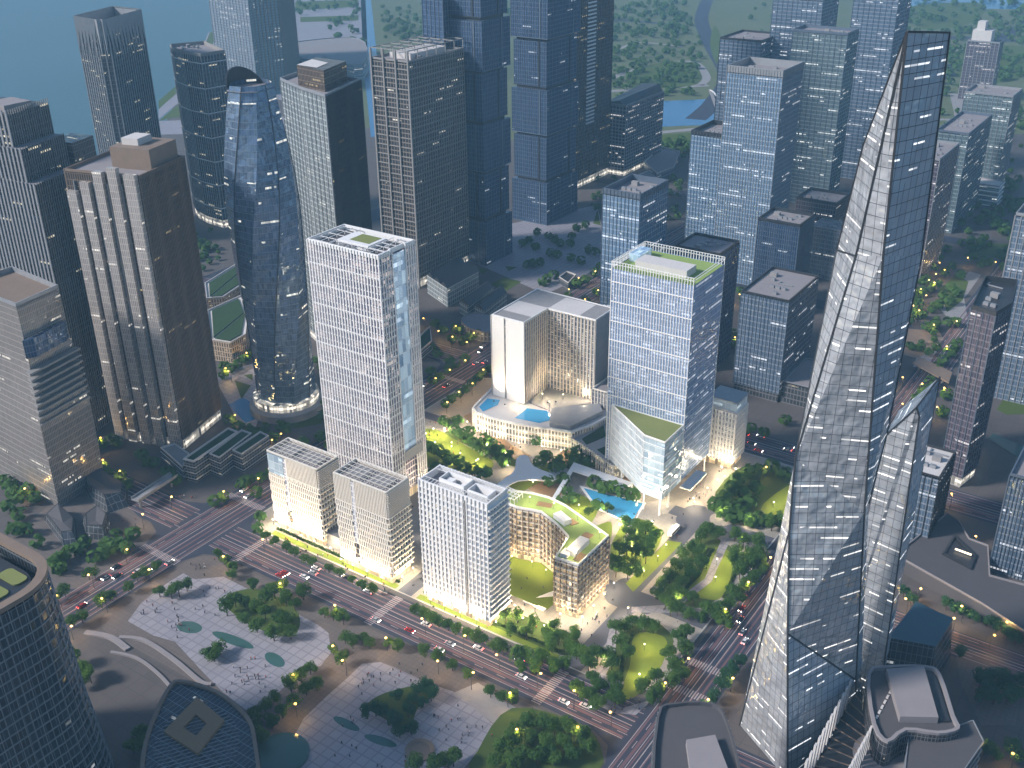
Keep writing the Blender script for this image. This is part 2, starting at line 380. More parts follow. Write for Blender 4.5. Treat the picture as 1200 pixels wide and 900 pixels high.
for q in ([(-203, 411.8), (-164, 411.8), (-164, 414.6), (-200, 415.6), (-200.4, 480), (-203, 480)], [(-198, 346), (-197.6, 396), (-166, 401.6), (-163.6, 401.6), (-163.6, 398.6), (-194, 392), (-194.6, 348)], [(-166.4, 418), (-163.6, 418), (-163.6, 474), (-166.4, 474)]):
    slab('sidewalk', ccw(q), 0, .2, M['pave'])
slab('timber_walk', GP([(543, 488), (552, 484), (600, 522), (622, 534), (606, 540), (570, 516)]), 0, .22, M['wood'])
slab('timber_walk', GP([(600, 562), (640, 546), (664, 524), (720, 545), (742, 560), (735, 570), (675, 548), (652, 590), (640, 585)]), 0, .19, M['wood'])
pl = MB(); pl.poly(ccw([(-280, 482.5), (-262, 468.5), (-238, 464.5), (-242, 487)]), .26); struct('pool_water', pl, M['pool'])
pb = MB(); pb.prism(ccw(inset(ccw([(-280, 482.5), (-262, 468.5), (-238, 464.5), (-242, 487)]), -1.6)), 0, .22); struct('pool_deck', pb, M['white'])
# plazas across the avenue
PZ1 = GP([(150, 728), (166, 706), (198, 682), (215, 672), (228, 679), (262, 676), (290, 690), (300, 712), (345, 718), (372, 732), (385, 742), (388, 765), (376, 780), (350, 790), (308, 828), (288, 832), (262, 812), (240, 790), (205, 752), (180, 745)])
PZ2 = GP([(340, 872), (356, 842), (384, 815), (410, 792), (424, 778), (446, 776), (462, 782), (500, 800), (535, 812), (586, 856), (560, 880), (540, 905), (520, 925), (360, 925)])
slab('tiled_plaza', ccw(PZ1), -.05, .12, M['plaza']); slab('tiled_plaza', ccw(PZ2), -.05, .12, M['plaza'])
sheet('brown_plaza', rrect(-424, -178, 236, 311, 14), .03, M['plaza2'])
sheet('grey_plaza', ccw(GP([(532, 812), (560, 800), (608, 832), (588, 856)])), .13, M['concrete'])
pd = MB()
for c, rx, ry, a in (((222, 735), 15, 7, .1), ((273, 750), 26, 5.5, .35), ((322, 773), 13, 7, .5), ((406, 848), 17, 5, .45), ((446, 868), 20, 5, .3)):
    pd.poly(ccw(GP([(c[0]+rx*math.cos(t)*math.cos(a)-ry*math.sin(t)*math.sin(a), c[1]+rx*math.cos(t)*math.sin(a)+ry*math.sin(t)*math.cos(a)) for t in [k*math.pi/9 for k in range(18)]], .15)), .15)
struct('pond_water', pd, M['pond'])
lawn('planting_bed', GP([(430, 828), (452, 812), (500, 802), (512, 812), (490, 830), (482, 850), (470, 856), (455, 845)]), .16, 'lawnd')
lawn('planting_bed', GP([(262, 702), (300, 690), (345, 712), (350, 738), (330, 746), (285, 728)]), .16, 'lawnd')
lawn('planting_bed', GP([(560, 880), (600, 830), (680, 848), (705, 880), (690, 905), (560, 905)]), .16, 'lawnd')
# ground west of the avenue, pools and green triangles near the twisted tower
slab('brown_plaza', GP([(0, 640), (60, 590), (130, 575), (170, 612), (150, 660), (95, 690), (30, 690)]), 0, .08, M['plaza2'])
slab('pale_plaza', GP([(250, 440), (300, 425), (310, 470), (300, 500), (280, 496)]), 0, .08, M['plaza'])
sheet('pond_water', GP([(268, 474), (284, 466), (300, 474), (302, 490), (288, 496)]), .12, M['river'])
for q in ([(275, 446), (294, 452), (283, 468)], [(286, 440), (296, 438), (296, 446)], [(335, 492), (372, 484), (378, 496), (345, 502)]): lawn('lawn_patch', GP(q), .15, 'lawnd', False)
# the quarter behind: pale plaza, beds
slab('pale_plaza', GP([(560, 310), (600, 262), (700, 240), (712, 300), (690, 320), (640, 345)]), 0, .06, M['plaza'])
for q in ([(575, 333), (590, 325), (611, 330), (592, 342)], [(592, 312), (606, 313), (596, 318)], [(570, 366), (588, 358), (594, 362), (578, 370)], [(695, 262), (700, 246), (704, 264)], [(560, 313), (572, 316), (565, 322)]): lawn('lawn_patch', GP(q), .12, 'lawnd', False)
# park east of the crystal tower
for q in ([(1100, 340), (1120, 322), (1135, 330), (1128, 352), (1110, 366)], [(1128, 300), (1155, 285), (1190, 286), (1180, 306), (1160, 300)]): lawn('lawn_patch', GP(q), .1, 'lawnd', False)
slab('brown_plaza', GP([(1060, 385), (1100, 388), (1106, 398), (1092, 412), (1074, 420), (1058, 415)]), 0, .1, M['brown'])
slab('pale_plaza', GP([(1074, 420), (1100, 408), (1088, 428), (1070, 430)]), 0, .09, M['plaza'])
slab('pale_plaza', GP([(1100, 360), (1136, 318), (1150, 322), (1130, 350), (1134, 375), (1110, 372)]), 0, .07, M['concrete'])
slab('brown_plaza', GP([(1120, 760), (1170, 770), (1200, 790), (1190, 850), (1150, 850), (1125, 800)]), 0, .07, M['plaza2'])
slab('lawn_patch', GP([(1168, 480), (1180, 462), (1230, 470), (1230, 484), (1180, 486)]), 0, .1, M['lawnd'])
# far parkland paths and lawns
fp = MB()
for q, w in (([(715, 92), (760, 78), (810, 72), (828, 90), (820, 100)], 14), ([(700, 108), (760, 104), (830, 100)], 16), ([(765, 156), (840, 150), (900, 152)], 14), ([(1120, 110), (1128, 150), (1115, 180)], 18), ([(1075, 50), (1110, 60), (1160, 52)], 18),
             ([(720, 60), (750, 50), (800, 55)], 10), ([(1060, 160), (1100, 140), (1160, 150)], 12)):
    strip_mb(fp, spline(GP(q), 5, False), w, .13)
struct('path', fp, M['concrete'])
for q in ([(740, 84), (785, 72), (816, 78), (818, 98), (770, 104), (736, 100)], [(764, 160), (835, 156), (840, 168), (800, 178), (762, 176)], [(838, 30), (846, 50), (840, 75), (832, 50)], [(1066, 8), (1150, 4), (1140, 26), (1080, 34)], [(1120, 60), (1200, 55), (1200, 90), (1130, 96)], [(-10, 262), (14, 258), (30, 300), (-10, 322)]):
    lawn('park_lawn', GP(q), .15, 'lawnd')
# ------------------------------------------------------------------ buildings
def fins(mb, poly, z0, z1, sp, dep, w, edges=None, trim=0.):
    n = len(poly)
    for i in range(n):
        if edges is not None and i not in edges: continue
        a, b = Vector(poly[i]), Vector(poly[(i+1) % n]); L = (b-a).length
        if L < sp*.8: continue
        d = (b-a)/L; k = max(1, round((L-2*trim)/sp))
        for j in range(k+1):
            p = a+d*(trim+(L-2*trim)*j/k); mb.obox(p, d, w/2, -.05, dep, z0, z1)
def bands(mb, poly, zs, dep, h, edges=None):
    n = len(poly)
    for i in range(n):
        if edges is not None and i not in edges: continue
        a, b = Vector(poly[i]), Vector(poly[(i+1) % n]); L = (b-a).length
        if L < .5: continue
        d = (b-a)/L; c = (a+b)/2
        for z in zs: mb.obox(c, d, L/2+dep*.98, -.05, dep, z, z+h)
def frange(a, b, s):
    out = []
    while a < b: out.append(a); a += s
    return out
def centroid(poly): return sum(p[0] for p in poly)/len(poly), sum(p[1] for p in poly)/len(poly)
def ring(mb, poly, t, z0, z1):
    q = inset(poly, t); n = len(poly)
    for i in range(n):
        j = (i+1) % n
        mb.face([(*poly[i], z0), (*poly[j], z0), (*poly[j], z1), (*poly[i], z1)])
        mb.face([(*q[j], z0), (*q[i], z0), (*q[i], z1), (*q[j], z1)])
        mb.face([(*poly[i], z1), (*poly[j], z1), (*q[j], z1), (*q[i], z1)])
RU = None
def roof_units(ro, poly, z):                # cooling units, a stair head and a duct run on a flat roof
    global RU
    if RU is None:
        m = MB(); m.box(-1.6, 1.6, -1.1, 1.1, 0, 1.7); m.lathe((-.7, 0, 1.7), [(.6, 0), (.6, .25)], 10); m.lathe((.7, 0, 1.7), [(.6, 0), (.6, .25)], 10); a = m.mesh('cooling_unit', M['grey'])
        m = MB(); m.box(-2.4, 2.4, -1.6, 1.6, 0, 2.9); b = m.mesh('stair_head', M['concrete']); m = MB(); m.box(-5, 5, -.35, .35, .25, .9); m.box(-5, -4.3, -.35, 4, .25, .9); c = m.mesh('duct', M['grey']); RU = (('cooling_unit', a), ('cooling_unit', a), ('cooling_unit', a), ('stair_head', b), ('duct', c), ('cooling_unit', a), ('cooling_unit', a))
    rr = random.Random(int(abs(poly[0][0]*7+poly[0][1]))); q = inset(poly, 3.4); o, ux, uy = Vector(q[0]), Vector(q[1])-Vector(q[0]), Vector(q[-1])-Vector(q[0])
    if min(ux.length, uy.length) < 8: return
    a = math.atan2(ux.y, ux.x); u0, v0 = rr.uniform(.1, .4), rr.uniform(.15, .5); used = []
    for i, (nm, me) in enumerate(RU):
        for k in range(12):
            p = o+ux*rr.uniform(.1, .9)+uy*rr.uniform(.1, .9) if i > 2 else o+ux*min(.9, u0+i*4.2/ux.length)+uy*v0
            if all((p-w_).length > (6 if i > 2 else 3.5) for w_ in used): break
        else: continue
        used.append(p); e = bpy.data.objects.new(nm, me); COL.objects.link(e); e.parent = ro; e.location = (p.x-WL[ro].x, p.y-WL[ro].y, z-WL[ro].z); e.rotation_euler = (0, 0, a); WL[e] = WL[ro]
def tower(name, label, cat, poly, h, mat, z0=0., fin=None, finmat='grey', band=None, bandmat=None, par=1.4, parmat=None, roofmat='roof', lobby=None, plant=None, plantmat='roofp', group=None, parent=None, body='glass_facade', edges=None):
    poly = ccw(poly); c = centroid(poly)
    t = parent or thing(name, label, cat, (c[0], c[1], z0), group)
    b = MB(); zb = z0+(lobby[0] if lobby else 0)
    b.prism(poly, zb, h, False); b.build(body, mat, t)
    if lobby:
        l = MB(); l.prism(inset(poly, .8), z0, zb, False); lo = l.build('lobby', M[lobby[1]], t)
        l = MB(); ring(l, poly, 1.0, zb-.25, zb+.02); l.poly(inset(poly, .4)[::-1], zb-.2); l.build('canopy', M['grey'], lo)
    r = MB(); r.poly(inset(poly, .3), h-.5); ro = r.build('roof', M[roofmat], t)
    if not plant and h > 30 and not name.startswith(('glass_tower', 'pale', 'roof_lawn', 'gridded', 'ribbed_t', 'crown')): roof_units(ro, poly, h-.5)
    if par:
        p = MB(); ring(p, poly, .6, h-.7, h+par); p.build('parapet', M[parmat or finmat], ro)
    if fin:
        f = MB(); fins(f, poly, zb, h+(fin[3] if len(fin) > 3 else 0), *fin[:3], edges=edges); f.build('facade_fins', M[finmat], t)
    if band:
        f = MB(); bands(f, poly, frange(zb+band[0]*.5, h, band[0]), band[1], band[2], edges=edges); f.build('floor_bands', M[bandmat or finmat], t)
    if plant:
        for (x0, x1, y0, y1, hh) in plant:                       # fractions of the roof's two axes
            o, ux, uy = Vector(poly[0]), Vector(poly[1])-Vector(poly[0]), Vector(poly[-1])-Vector(poly[0])
            q = [tuple(o+ux*a+uy*bb) for a, bb in ((x0, y0), (x1, y0), (x1, y1), (x0, y1))]
            m = MB(); m.prism(q, h-.48, h+hh, True); m.build('plant_room', M[plantmat], ro)
    return t
FA = dict(
    A=facade('office_glass_rosy', (.165, .15, .215), (.66, .62, .63), 2.1, 4., .18, .22, .35, (1, .84, .74), .5, .14, .2, 3, .4, dash=.5),
    atr=facade('atrium_glass', (.34, .52, .74), (.55, .62, .70), 3., 8., .06, .05, .45, (.75, .88, 1), .5, .08, .15, 2, .5, glow=.26),
    lat=facade('lattice_glass', (.055, .05, .05), (.6, .53, .43), 2.4, 3.6, .1, .12, .35, (1, .72, .40), .9, .15, .2, 2, .4, dash=.5),
    louv=plain('tan_louvre_wall', (.70, .58, .44), .6, 0, .1),
    T=facade('apartment_glass', (.20, .24, .32), (.78, .77, .78), 2.35, 3.3, .36, .30, .25, (1, .82, .55), .6, .18, .1, 1, .6, dash=.5),
    L=facade('courtyard_glass', (.11, .09, .07), (.48, .40, .30), 3.2, 3.2, .22, .25, .5, (1, .70, .34), .7, .2, .1, 1, .5, dash=.5),
    hot=facade('hotel_glass', (.13, .145, .18), (.46, .45, .45), 2.6, 3.4, .3, .16, .35, (1, .86, .66), .5, .16, .2, 1, .5),
    pod=facade('podium_glass', (.13, .14, .14), (.6, .58, .54), 3., 5., .1, .1, .7, (1, .80, .50), .6, .15, .2, 2, .5, glow=.15),
    C=facade('tower_glass_white', (.20, .295, .50), (.42, .50, .64), 1.75, 4., .12, .14, .4, (.92, .95, 1), .5, .24, .1, 4, .4, tilt=.03),
    Cb=facade('pavilion_glass_blue', (.40, .53, .66), (.6, .66, .72), 4., 5., .04, .06, .3, (.85, .94, 1), .4, .08, .2, 3, .4, glow=.10),
    S=facade('clinic_glass', (.36, .39, .46), (.76, .74, .74), 2.2, 3.6, .34, .25, .3, (1, .85, .7), .5, .2, .1, 1, .5),
    slab=facade('tan_lattice', (.12, .09, .07), (.52, .42, .32), 2.2, 4., .4, .2, .2, (1, .8, .5), .5, .2, .1, 1, .5),
    taupe=facade('taupe_glass', (.19, .175, .165), (.30, .275, .255), 1.2, 4., .3, .14, .10, (1, .93, .82), .8, .14, .2, 9, .5),
    silver=facade('silver_glass', (.40, .375, .36), (.52, .46, .41), 1.3, 4., .3, .1, .07, (1, .93, .82), .8, .14, .3, 9, .5, tilt=.16),
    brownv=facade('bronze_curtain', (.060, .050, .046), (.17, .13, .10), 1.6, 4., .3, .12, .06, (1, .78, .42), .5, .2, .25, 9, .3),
    dark=facade('black_curtain', (.040, .042, .052), (.15, .148, .15), 1.5, 4., .2, .1, .07, (1, .90, .68), .8, .16, .3, 7, .4, tilt=.16),
    navy=facade('navy_curtain', (.035, .078, .165), (.10, .135, .20), 1.6, 4., .16, .14, .03, (.85, .92, 1), .6, .15, .3, 6, .5, tilt=.16),
    frame=facade('framed_glass', (.042, .04, .044), (.21, .19, .17), 3.2, 4., .16, .22, .04, (1, .92, .8), .8, .18, .2, 3, .4),
    ice=facade('icy_curtain', (.17, .28, .43), (.30, .38, .46), 1.5, 4., .12, .2, .13, (.93, .96, 1), .9, .12, .3, 12, .45, tilt=.16),
    icy2=facade('steel_curtain', (.105, .165, .25), (.23, .265, .32), 1.5, 4., .14, .22, .16, (.95, .96, 1), .95, .13, .3, 12, .45, tilt=.16),
    teal=facade('teal_curtain', (.12, .175, .20), (.23, .29, .31), 1.5, 4., .12, .2, .16, (.96, .98, .96), .9, .13, .3, 12, .45, tilt=.16),
    plum=facade('plum_curtain', (.085, .075, .105), (.18, .16, .19), 1.5, 4., .14, .2, .15, (1, .94, .92), .9, .14, .3, 12, .4, tilt=.16),
    twist=facade('faceted_blue_glass', (.115, .17, .255), (.16, .21, .28), 1.6, 4.2, .06, .06, .09, (1, .96, .82), .9, .10, .35, 7, .6, wob=.25, tilt=.16),
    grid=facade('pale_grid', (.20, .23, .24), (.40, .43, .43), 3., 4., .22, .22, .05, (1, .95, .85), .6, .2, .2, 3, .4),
    haze=facade('pale_tower_glass', (.16, .20, .25), (.28, .30, .34), 2., 4., .15, .2, .08, (1, .97, .92), .7, .2, .25, 12, .4),
    crys=facade('crystal_glass', (.50, .52, .55), (.05, .056, .07), 3.4, 4.2, .055, .05, .28, (1, .95, .88), 1.25, .12, .30, 4, .22, wob=.5, tilt=.08, dash=.15),
    crysd=facade('crystal_glass_blue', (.46, .56, .66), (.03, .038, .05), 3.4, 4.2, .07, .06, .26, (.95, .97, 1), 1.2, .12, .25, 4, .22, wob=.3, tilt=.07, dash=.15),
    near=facade('foreground_glass', (.032, .042, .054), (.16, .19, .22), 2.2, 4.4, .10, .07, .015, (.9, .95, 1), .35, .12, .3, 3, .5, tilt=.16),
    pyr=facade('low_glass', (.05, .06, .07), (.16, .16, .17), 2.4, 4., .2, .2, .1, (1, .86, .6), .4, .2, .2, 3, .5),
    rockg=facade('rock_glass', (.06, .065, .072), (.20, .20, .21), 3., 3.5, .1, .1, .05, (1, .95, .85), .4, .25, .2, 2, .5),
)
def roof_beams(t, poly, z, nx, ny, r=.25, name='roof_pergola', mat='white', leg=1.6):
    poly = ccw(poly); o, ux, uy = Vector(poly[0]), Vector(poly[1])-Vector(poly[0]), Vector(poly[-1])-Vector(poly[0]); mb = MB()
    P = lambda a, b: (*(o+ux*a+uy*b), z)
    for i in range(nx+1): mb.beam(P(i/nx, 0), P(i/nx, 1), r)
    for j in range(ny+1): mb.beam(P(0, j/ny), P(1, j/ny), r)
    for i in range(nx+1):
        for j in range(ny+1):
            p = P(i/nx, j/ny); mb.beam((p[0], p[1], z-leg), p, r*.8)
    return mb.build(name, M[mat], t)
# --- white finned office tower with the glass slot
x0, x1, y0, y1 = -411, -360, 401, 431
A = [(x0, y0), (x1, y0), (x1, 411.5), (x1-1.2, 411.5), (x1-1.2, 423), (x1, 423), (x1, y1), (x0, y1)]
tA = tower('office_tower', 'tall white finned office tower with an open roof frame and a glowing side slot', 'tower', A, 156, FA['A'], fin=(2.1, .45, .72, 2.2), finmat='white', band=(12, .35, .5), par=2.6, lobby=(7, 'lobby'), edges=(0, 1, 5, 6, 7), roofmat='darkroof')
m = MB(); m.prism([(x1-1.15, 411.6), (x1-.2, 411.6), (x1-.2, 422.9), (x1-1.15, 422.9)], 34, 155, True); m.build('atrium', FA['atr'], tA)
m = MB(); m.prism([(x1-1.1, 411.7), (x1+.6, 411.7), (x1+.6, 428), (x1-1.1, 422.8)], 28, 34.5, True); m.build('sky_terrace', M['grey'], tA)
m = MB(); m.box(-396, -374, 409, 424, 155.5, 158.6); m.build('plant_room', M['white'], tA)
m = MB(); m.poly(rect(-390, -376, 412, 423), 158.7); m.build('roof_garden', M['roofolive'], tA)
roof_beams(tA, rect(-409, -397, 403, 429), 158, 2, 4, .2); roof_beams(tA, rect(-396, -362, 402.5, 408), 158, 6, 1, .18); roof_beams(tA, rect(-373, -362, 409, 429), 158, 2, 4, .18)
# --- two low cream lattice blocks
def lattice(label, x0, x1, y0, y1, h, slot, glassbox):
    P = rect(x0, x1, y0, y1); t = thing('lattice_block', label, 'office block', ((x0+x1)/2, (y0+y1)/2, 0), 'cream lattice office blocks by the avenue')
    hu = h*.74
    b = MB(); b.prism(P, 5, hu, False); b.build('glass_facade', FA['lat'], t)
    b = MB(); b.prism(P, hu, h, False); b.build('louvre_wall', FA['louv'], t)
    l = MB(); l.prism(inset(P, 1.), 0, 5, False); l.build('lobby', M['lobby'], t)
    s0, s1 = x0+(x1-x0)*slot-1.2, x0+(x1-x0)*slot+1.2
    f = MB(); segs = ((x0, s0), (s1, x1)); st = 1.55; rows = frange(5, hu-1, 3.4)
    for k, z in enumerate(rows):                          # staggered piers, storey by storey
        for a, bb in segs:
            q = [(a, y0), (bb, y0)]; off = (k % 2)*st/2
            u = a+off+.2
            while u < bb: f.box(u-.43, u+.43, y0-.45, y0+.02, z, z+3.4); u += st
            f.box(a, bb, y0-.42, y0+.02, z+2.7, z+3.39)
        u = y0+.5
        while u < y1: f.box(x1-.02, x1+.5, u-.2, u+.2, z, z+3.4); f.box(x0-.5, x0+.02, u-.2, u+.2, z, z+3.4); u += 2.2
        f.box(x1-.02, x1+1.0, y0-.4, y1+.2, z+2.7, z+3.38); f.box(x0-.7, x0+.02, y0, y1, z+2.9, z+3.38); f.box(x0, x1, y1-.02, y1+.5, z+2.9, z+3.38)
    f.build('lattice_screen', M['cream'], t)
    f = MB()
    for a, bb in segs:
        u = a+.2
        while u < bb:
            if not (glassbox and u < s0): f.box(u-.26, u+.26, y0-.5, y0+.02, hu, h+.8)
            u += 1.05
    z = hu
    while z < h: f.box(x1-.02, x1+.7, y0-.2, y1, z, z+.3); z += 1.1
    f.build('louvres', M['cream'], t)
    if glassbox: m = MB(); m.box(x0+.6, s0-.3, y0-.5, y0+.02, hu+.5, h-.4); m.build('sky_lounge', FA['Cb'], t)
    m = MB(); m.box(s0, s1, y0-.4, y0+.02, h*.32, h-.5); m.build('glass_slot', FA['S'], t)
    r = MB(); r.poly(inset(P, .3), h-1.2); r.build('roof', M['roof'], t)
    r = MB(); ring(r, P, .5, h-.5, h+1.1); r.build('parapet', M['cream'], t)
    roof_beams(t, inset(P, .5), h+.9, 10, 5, .17, 'roof_pergola', 'cream', 1.8)
    m = MB(); m.box(x0+5, x0+16, y0+4, y1-4, h-1.1, h+.4); m.box(x0+20, x1-5, y0+5, y1-4, h-1.1, h+.2); m.build('plant_room', M['concrete'], t)
    return t
lattice('cream lattice office block with a blue sky lounge window at the road corner', -407, -369, 350, 367, 50, .36, True)
lattice('cream lattice office block with an all louvred top, next to the white apartment tower', -351, -315, 344.5, 362, 57, .36, False)
m = MB(); m.box(-368.9, -351.1, 352, 364, 0, 9); tag(m.build('link_pavilion', M['stone']), 'low grey link pavilion between the two cream lattice blocks', 'pavilion')
# --- white apartment tower
P = rect(-293, -252, 344.5, 361); tT = thing('apartment_tower', 'white apartment tower with full height piers and a pergola crown beside the avenue', 'apartment tower', (-272, 353, 0))
b = MB(); b.prism(P, 4, 70, False); b.build('glass_facade', FA['T'], tT)
l = MB(); l.prism(inset(P, .7), 0, 4, False); l.build('lobby', M['lobby'], tT)
f = MB(); fins(f, P, 4, 73.2, 2.35, .6, .62, edges=(0, 2)); f.build('piers', M['white'], tT)
f = MB()
for z in frange(6.6, 70, 3.3):
    f.box(-293, -252, 344.1, 344.52, z, z+.8); f.box(-252.02, -250.6, 344.2, 361.2, z, z+.95); f.box(-293.9, -292.98, 344.2, 361.2, z, z+.9)
f.build('balconies', M['white'], tT)
m = MB(); m.box(-265.4, -264.7, 343.7, 344.5, 4, 71); m.build('dark_slot', M['stone'], tT)
r = MB(); r.poly(inset(P, .3), 69.6); r.build('roof', M['roof'], tT)
r = MB(); ring(r, P, .7, 69, 73.4); r.build('parapet', M['white'], tT)
m = MB(); ring(m, rect(-284, -269, 349, 357), .6, 69.5, 74.8); ring(m, rect(-267, -255, 349, 356), .6, 69.5, 74); m.box(-282, -278, 350.5, 355, 69.6, 73); m.box(-274, -270.5, 350.5, 355, 69.6, 72); m.build('plant_screen', M['white'], tT)
roof_beams(tT, rect(-292.4, -252.6, 345, 348.6), 73.2, 20, 1, .16, leg=.4); roof_beams(tT, rect(-292.4, -252.6, 357.4, 360.5), 73.2, 20, 1, .16, leg=.4)
# --- courtyard apartment block bent round the lawn, green roof
CB = ccw([(-288, 401), (-273, 400), (-260, 403.5), (-247, 398.5), (-236, 392), (-232, 373), (-219, 374), (-219, 404), (-252, 416), (-264, 418), (-274, 416.5), (-288, 411.5)])
tL = thing('courtyard_block', 'bent apartment block with a bright green terraced roof wrapped round a lawn', 'apartment block', (-250, 400, 0))
b = MB(); b.prism(CB, 3.6, 33, False); b.build('glass_facade', FA['L'], tL)
l = MB(); l.prism(inset(CB, .6), 0, 3.6, False); l.build('lobby', M['lobby'], tL)
f = MB(); bands(f, CB, frange(6.4, 33, 3.2), .6, .32); f.build('balconies', M['cream'], tL)
f = MB(); fins(f, CB, 3.6, 33, 3.3, .75, .42); f.build('piers', M['brown'], tL)
f = MB(); f.poly(inset(CB, .3), 33.2); f.build('roof_garden', M['roofgreen'], tL)
f = MB(); ring(f, CB, .5, 32.4, 34.4); f.build('parapet', M['white'], tL)
for q, hh in ((rect(-229.5, -224, 379, 393), 3.2), (rect(-231, -227, 376, 381), 2.2), ([(-252, 403), (-243, 399.5), (-241, 403.5), (-250, 407.5)], 3)):
    f = MB(); f.prism(ccw(q), 33.1, 33.1+hh); f.build('stair_house', M['white'], tL)
for q in (rect(-231, -226, 395, 401), rect(-224, -220.6, 377, 384), [(-266, 408), (-258, 410), (-259, 414), (-267, 412)], [(-246, 404), (-240, 402), (-238, 406), (-245, 408)]):
    f = MB(); f.prism(ccw(q), 33.1, 33.5); f.build('roof_deck', M['wood'], tL)
roof_beams(tL, [(-287, 403), (-276, 402), (-276, 415), (-287, 411)], 36.4, 4, 3, .2, leg=3)
f = MB(); f.box(-241, -236, 370, 371.5, .2, 1.5); f.box(-250, -236.5, 371, 371.4, .2, .8); f.build('garden_wall', M['white'], tL)
m = MB(); m.face([(-246, 377, .3), (-238, 384, .3), (-238, 384.5, 4.2), (-244.5, 378.6, 1.2)]); m.face([(-244.5, 378.6, 1.2), (-238, 384.5, 4.2), (-237.5, 386.2, .3), (-245, 380, .3)]); tag(m.build('skylight', M['white']), 'white wedge skylight rising from the courtyard lawn', 'skylight')
# --- L-shaped hotel on its curved podium
HT = [(-382, 533), (-357, 533), (-357, 562), (-320, 562), (-320, 586), (-382, 588)]
tH = thing('hotel_tower', 'white L shaped hotel tower with blank gable walls behind the rooftop pools', 'hotel', (-355, 565, 14))
b = MB(); b.prism(HT, 14, 72, False); b.build('glass_facade', FA['hot'], tH)
f = MB(); f.box(-382.6, -372.2, 532.2, 533.02, 14, 73); f.box(-370.8, -356.4, 532.2, 533.02, 14, 73); f.box(-382.9, -381.98, 532.2, 588.4, 14, 73); f.build('gable_wall', M['white'], tH)
f = MB(); f.box(-320.02, -319.3, 561.6, 586.3, 14, 73); f.build('end_wall', M['grey'], tH)
f = MB(); fins(f, HT, 14, 72.6, 2.6, .4, .42, edges=(1, 2)); f.build('facade_fins', M['beige'], tH)
f = MB(); ring(f, HT, .5, 71.5, 73.4); f.build('parapet', M['white'], tH)
f = MB(); f.poly(ccw([(-381.4, 533.5), (-357.5, 533.5), (-357.5, 562.5), (-320.5, 562.5), (-320.5, 585.4), (-381.4, 587.2)]), 72.85); ro = f.build('roof', M['concrete'], tH)
f = MB(); f.poly(rect(-381, -357.6, 544, 563), 72.95); f.build('roof_membrane', M['roofp'], ro)
f = MB(); f.poly(rect(-357, -333, 563, 585), 72.95); f.build('roof_membrane', M['roofp'], ro)
PD = ccw([(-384, 516), (-382, 509), (-376, 505), (-362, 504.5), (-344, 507), (-327, 512), (-310, 517), (-303, 533), (-301, 548), (-306, 590), (-388, 596), (-392, 560)])
tP = thing('hotel_podium', 'curved white finned hotel podium with blue rooftop pools and a pale terrace', 'podium', (-350, 540, 0))
b = MB(); b.prism(PD, 0, 13.4, False); b.build('glass_facade', FA['pod'], tP)
f = MB(); fins(f, PD, .2, 14.4, 2.3, .8, .42, edges=None); f.build('facade_fins', M['white'], tP)
f = MB(); bands(f, PD, (4.4, 9.2, 13.2), .5, .5); f.build('floor_bands', M['white'], tP)
f = MB(); f.poly(inset(PD, .3), 13.5); f.build('roof', M['roofp'], tP)
f = MB(); ring(f, PD, .6, 13.4, 14.5); f.build('parapet', M['white'], tP)
for q in ([(-382.4, 526), (-380, 513), (-374, 509), (-371, 522), (-374, 529)], [(-352, 529), (-351, 513), (-334, 516), (-328, 527), (-339, 533)]):
    f = MB(); f.poly(ccw(q), 13.75); f.build('rooftop_pool', M['pool'], tP)
f = MB(); f.prism(ccw([(-355, 536), (-338, 534), (-318, 560), (-320, 561.5), (-356.5, 561.5)]), 13.4, 14.2); f.build('terrace', M['concrete'], tP)
f = MB(); f.prism(ccw([(-326, 516), (-312, 519), (-305, 548), (-312, 556), (-336, 533)]), 13.4, 16.8); f.build('sloping_roof', M['grey'], tP)
# lower wing with planted roofs
PW = ccw([(-309, 516), (-296, 511.5), (-281, 505), (-270, 500.5), (-262, 512), (-274, 532), (-296, 548), (-301, 547), (-303, 533)])
tW = thing('podium_wing', 'long low shopping wing with dark planted roofs and tan fins below the hotel', 'shopping wing', (-286, 525, 0))
b = MB(); b.prism(PW, 0, 10, False); b.build('glass_facade', FA['pod'], tW)
f = MB(); fins(f, PW, .2, 10.8, 2.2, .7, .4); bands(f, PW, (4.8, 9.6), .5, .5); f.build('facade_fins', M['cream'], tW)
f = MB(); f.poly(inset(PW, .3), 10.1); f.build('roof', M['grey'], tW)
f = MB(); f.prism(ccw([(-303, 518.5), (-297, 514), (-292, 530), (-300, 541)]), 10, 10.5); f.prism(ccw([(-288, 512), (-272, 504.5), (-266, 511), (-282, 528)]), 10, 10.5); f.build('roof_garden', M['roofdark'], tW)
tower('annex_block', 'small glazed annex block with a stone roof beside the hotel end wall', 'annex', rect(-318, -304, 556, 588), 26, FA['hot'], fin=(2.4, .4, .5), finmat='cream', par=.8)
tower('lattice_slab', 'slim tan lattice slab half hidden behind the glass tower with the green terrace', 'slab building', rect(-314, -296, 588, 612), 50, FA['slab'], fin=(2.2, .6, .7), finmat='cream', band=(4, .5, .6), par=1)
